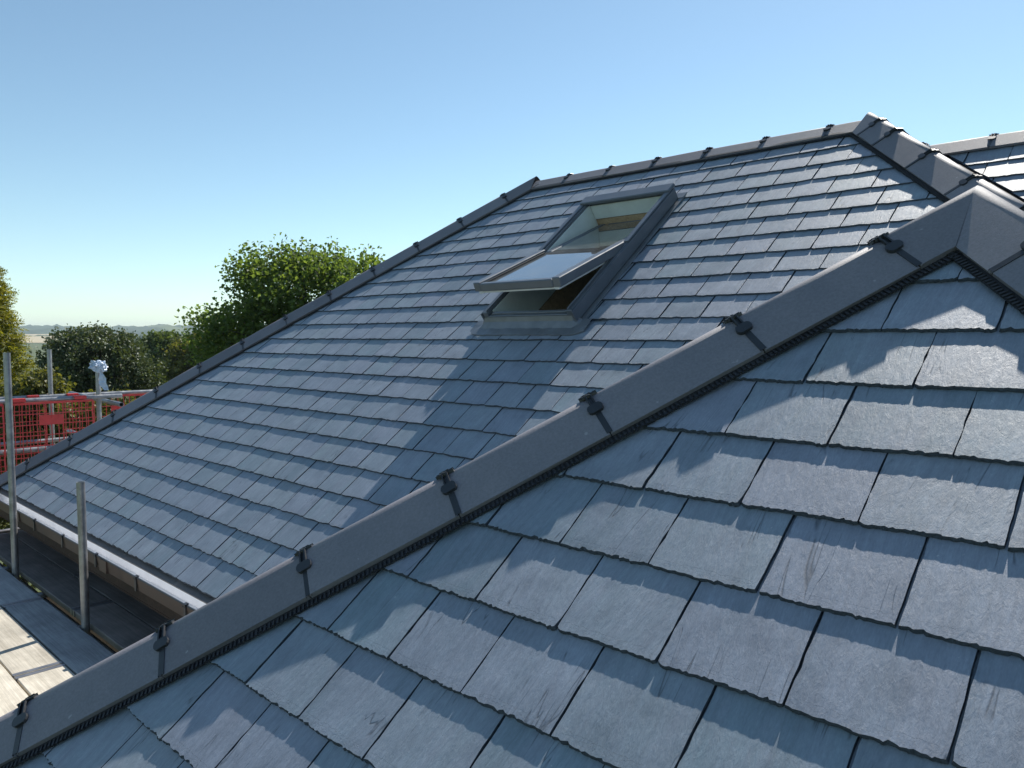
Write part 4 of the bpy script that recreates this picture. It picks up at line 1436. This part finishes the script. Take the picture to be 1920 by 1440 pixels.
# dense holly-like bush tree
Yh = 17.0
bl = [(at(190, 690, Yh), (1.05, 1.1, 0.75)), (at(130, 700, Yh), (0.55, 0.8, 0.75)), (at(240, 725, Yh), (0.58, 0.8, 0.62)), (at(160, 655, Yh), (0.42, 0.6, 0.38)), (at(118, 650, Yh), (0.26, 0.4, 0.25)),
      (at(185, 640, Yh), (0.24, 0.4, 0.22)), (at(215, 655, Yh), (0.34, 0.5, 0.32)), (at(200, 780, Yh), (1.2, 1.1, 0.9)), (at(110, 770, Yh), (0.7, 0.8, 0.8)), (at(150, 636, Yh), (0.16, 0.3, 0.16))]
broad_tree('holly_tree', 'dense dark grey-green evergreen tree with glossy leaves behind the scaffold', bl, gp(190, Yh), 0.062, 1100, 32, M_leaf_holly, 5, twig=0.17, trunk_r=0.12, droop=0.1, wleaf=0.5)
# golden cypress at the left
conifer('golden_cypress', 'golden green cypress with drooping feathery sprays', gp(-40, 12.5), at(-40, 500, 12.5), 1.45, M_leaf_gold, 7, n=2900, fr=0.30)
# field trees farther off
Yf = 42.0
bl = [(at(305, 660, Yf), (1.2, 1.5, 0.9)), (at(300, 640, Yf), (0.7, 1.0, 0.40)), (at(330, 650, Yf), (0.7, 1.0, 0.6)), (at(310, 700, Yf), (1.3, 1.4, 1.2)), (at(285, 670, Yf), (0.5, 0.8, 0.8)), (at(310, 745, Yf), (1.5, 1.4, 1.4))]
broad_tree('field_tree', 'rounded dark tree standing beyond the evergreen, under the hills', bl, gp(308, Yf), 0.17, 420, 24, M_leaf_mid, 9, twig=0.30, trunk_r=0.2, group='trees in the fields', wleaf=0.5)
Yf2 = 34.0
bl = [(at(365, 670, Yf2), (1.0, 1.2, 0.75)), (at(345, 690, Yf2), (0.9, 1.0, 0.6)), (at(400, 650, Yf2), (0.9, 1.0, 0.7)), (at(385, 700, Yf2), (1.2, 1.2, 0.8)), (at(430, 670, Yf2), (1.0, 1.0, 0.7)), (at(370, 735, Yf2), (1.3, 1.2, 0.9))]
broad_tree('field_tree', 'lighter green bushy tree between the rounded dark tree and the big tree', bl, gp(375, Yf2), 0.15, 420, 24, M_leaf_hedge, 10, twig=0.28, trunk_r=0.16, group='trees in the fields', wleaf=0.5)
# hedge shrubs behind the red guards
Ys = 11.5
for i, (px, py, rx, rz, mt) in enumerate(((30, 800, 0.62, 0.62, M_leaf_hedge), (130, 830, 0.62, 0.62, M_leaf_hedge), (225, 820, 0.55, 0.60, M_leaf_hedge), (70, 735, 0.26, 0.24, M_leaf_hedge))):
    c = at(px, py, Ys - 0.0)
    lbl = ('yellow-green shrub behind the tall upright', 'yellow-green shrub behind the red guard and its name panel', 'yellow-green shrub behind the upright with the bag', 'small tufted shrub below the cypress beside the rear upright')[i]
    bl = [(c, (rx, 0.5, rz)), (c + Vector((-0.2, 0.1, -0.6)), (rx, 0.6, 0.7)), (c + Vector((0.2, 0.0, 0.3 * rz)), (rx * 0.6, 0.4, rz * 0.7)), (c + Vector((0.1, 0.1, -1.4)), (rx, 0.6, 0.9))]
    broad_tree('hedge_shrub', lbl, bl, Vector((c.x, c.y, 0)), 0.075, 260, 22, mt, 30 + i, twig=0.15, trunk_r=0.05, group='hedge shrubs', cat='shrub')

# ------------------------------------------------------------------ haze
def build_haze():
    m, nt, out = new_mat('haze_air')
    v = N(nt, 'VolumePrincipled')
    v.inputs['Color'].default_value = (0.70, 0.84, 1.0, 1)
    v.inputs['Density'].default_value = 0.00024
    v.inputs['Anisotropy'].default_value = 0.0
    nt.links.new(v.outputs[0], out.inputs['Volume'])
    mb = MB()
    mb.box((-300, 1500, 29), (3300, 0, 0), (0, 1900, 0), (0, 0, 31))
    o = mb.build('haze', m)
    prop(o, 'pale even summer haze over the fields', kind='stuff')
build_haze()
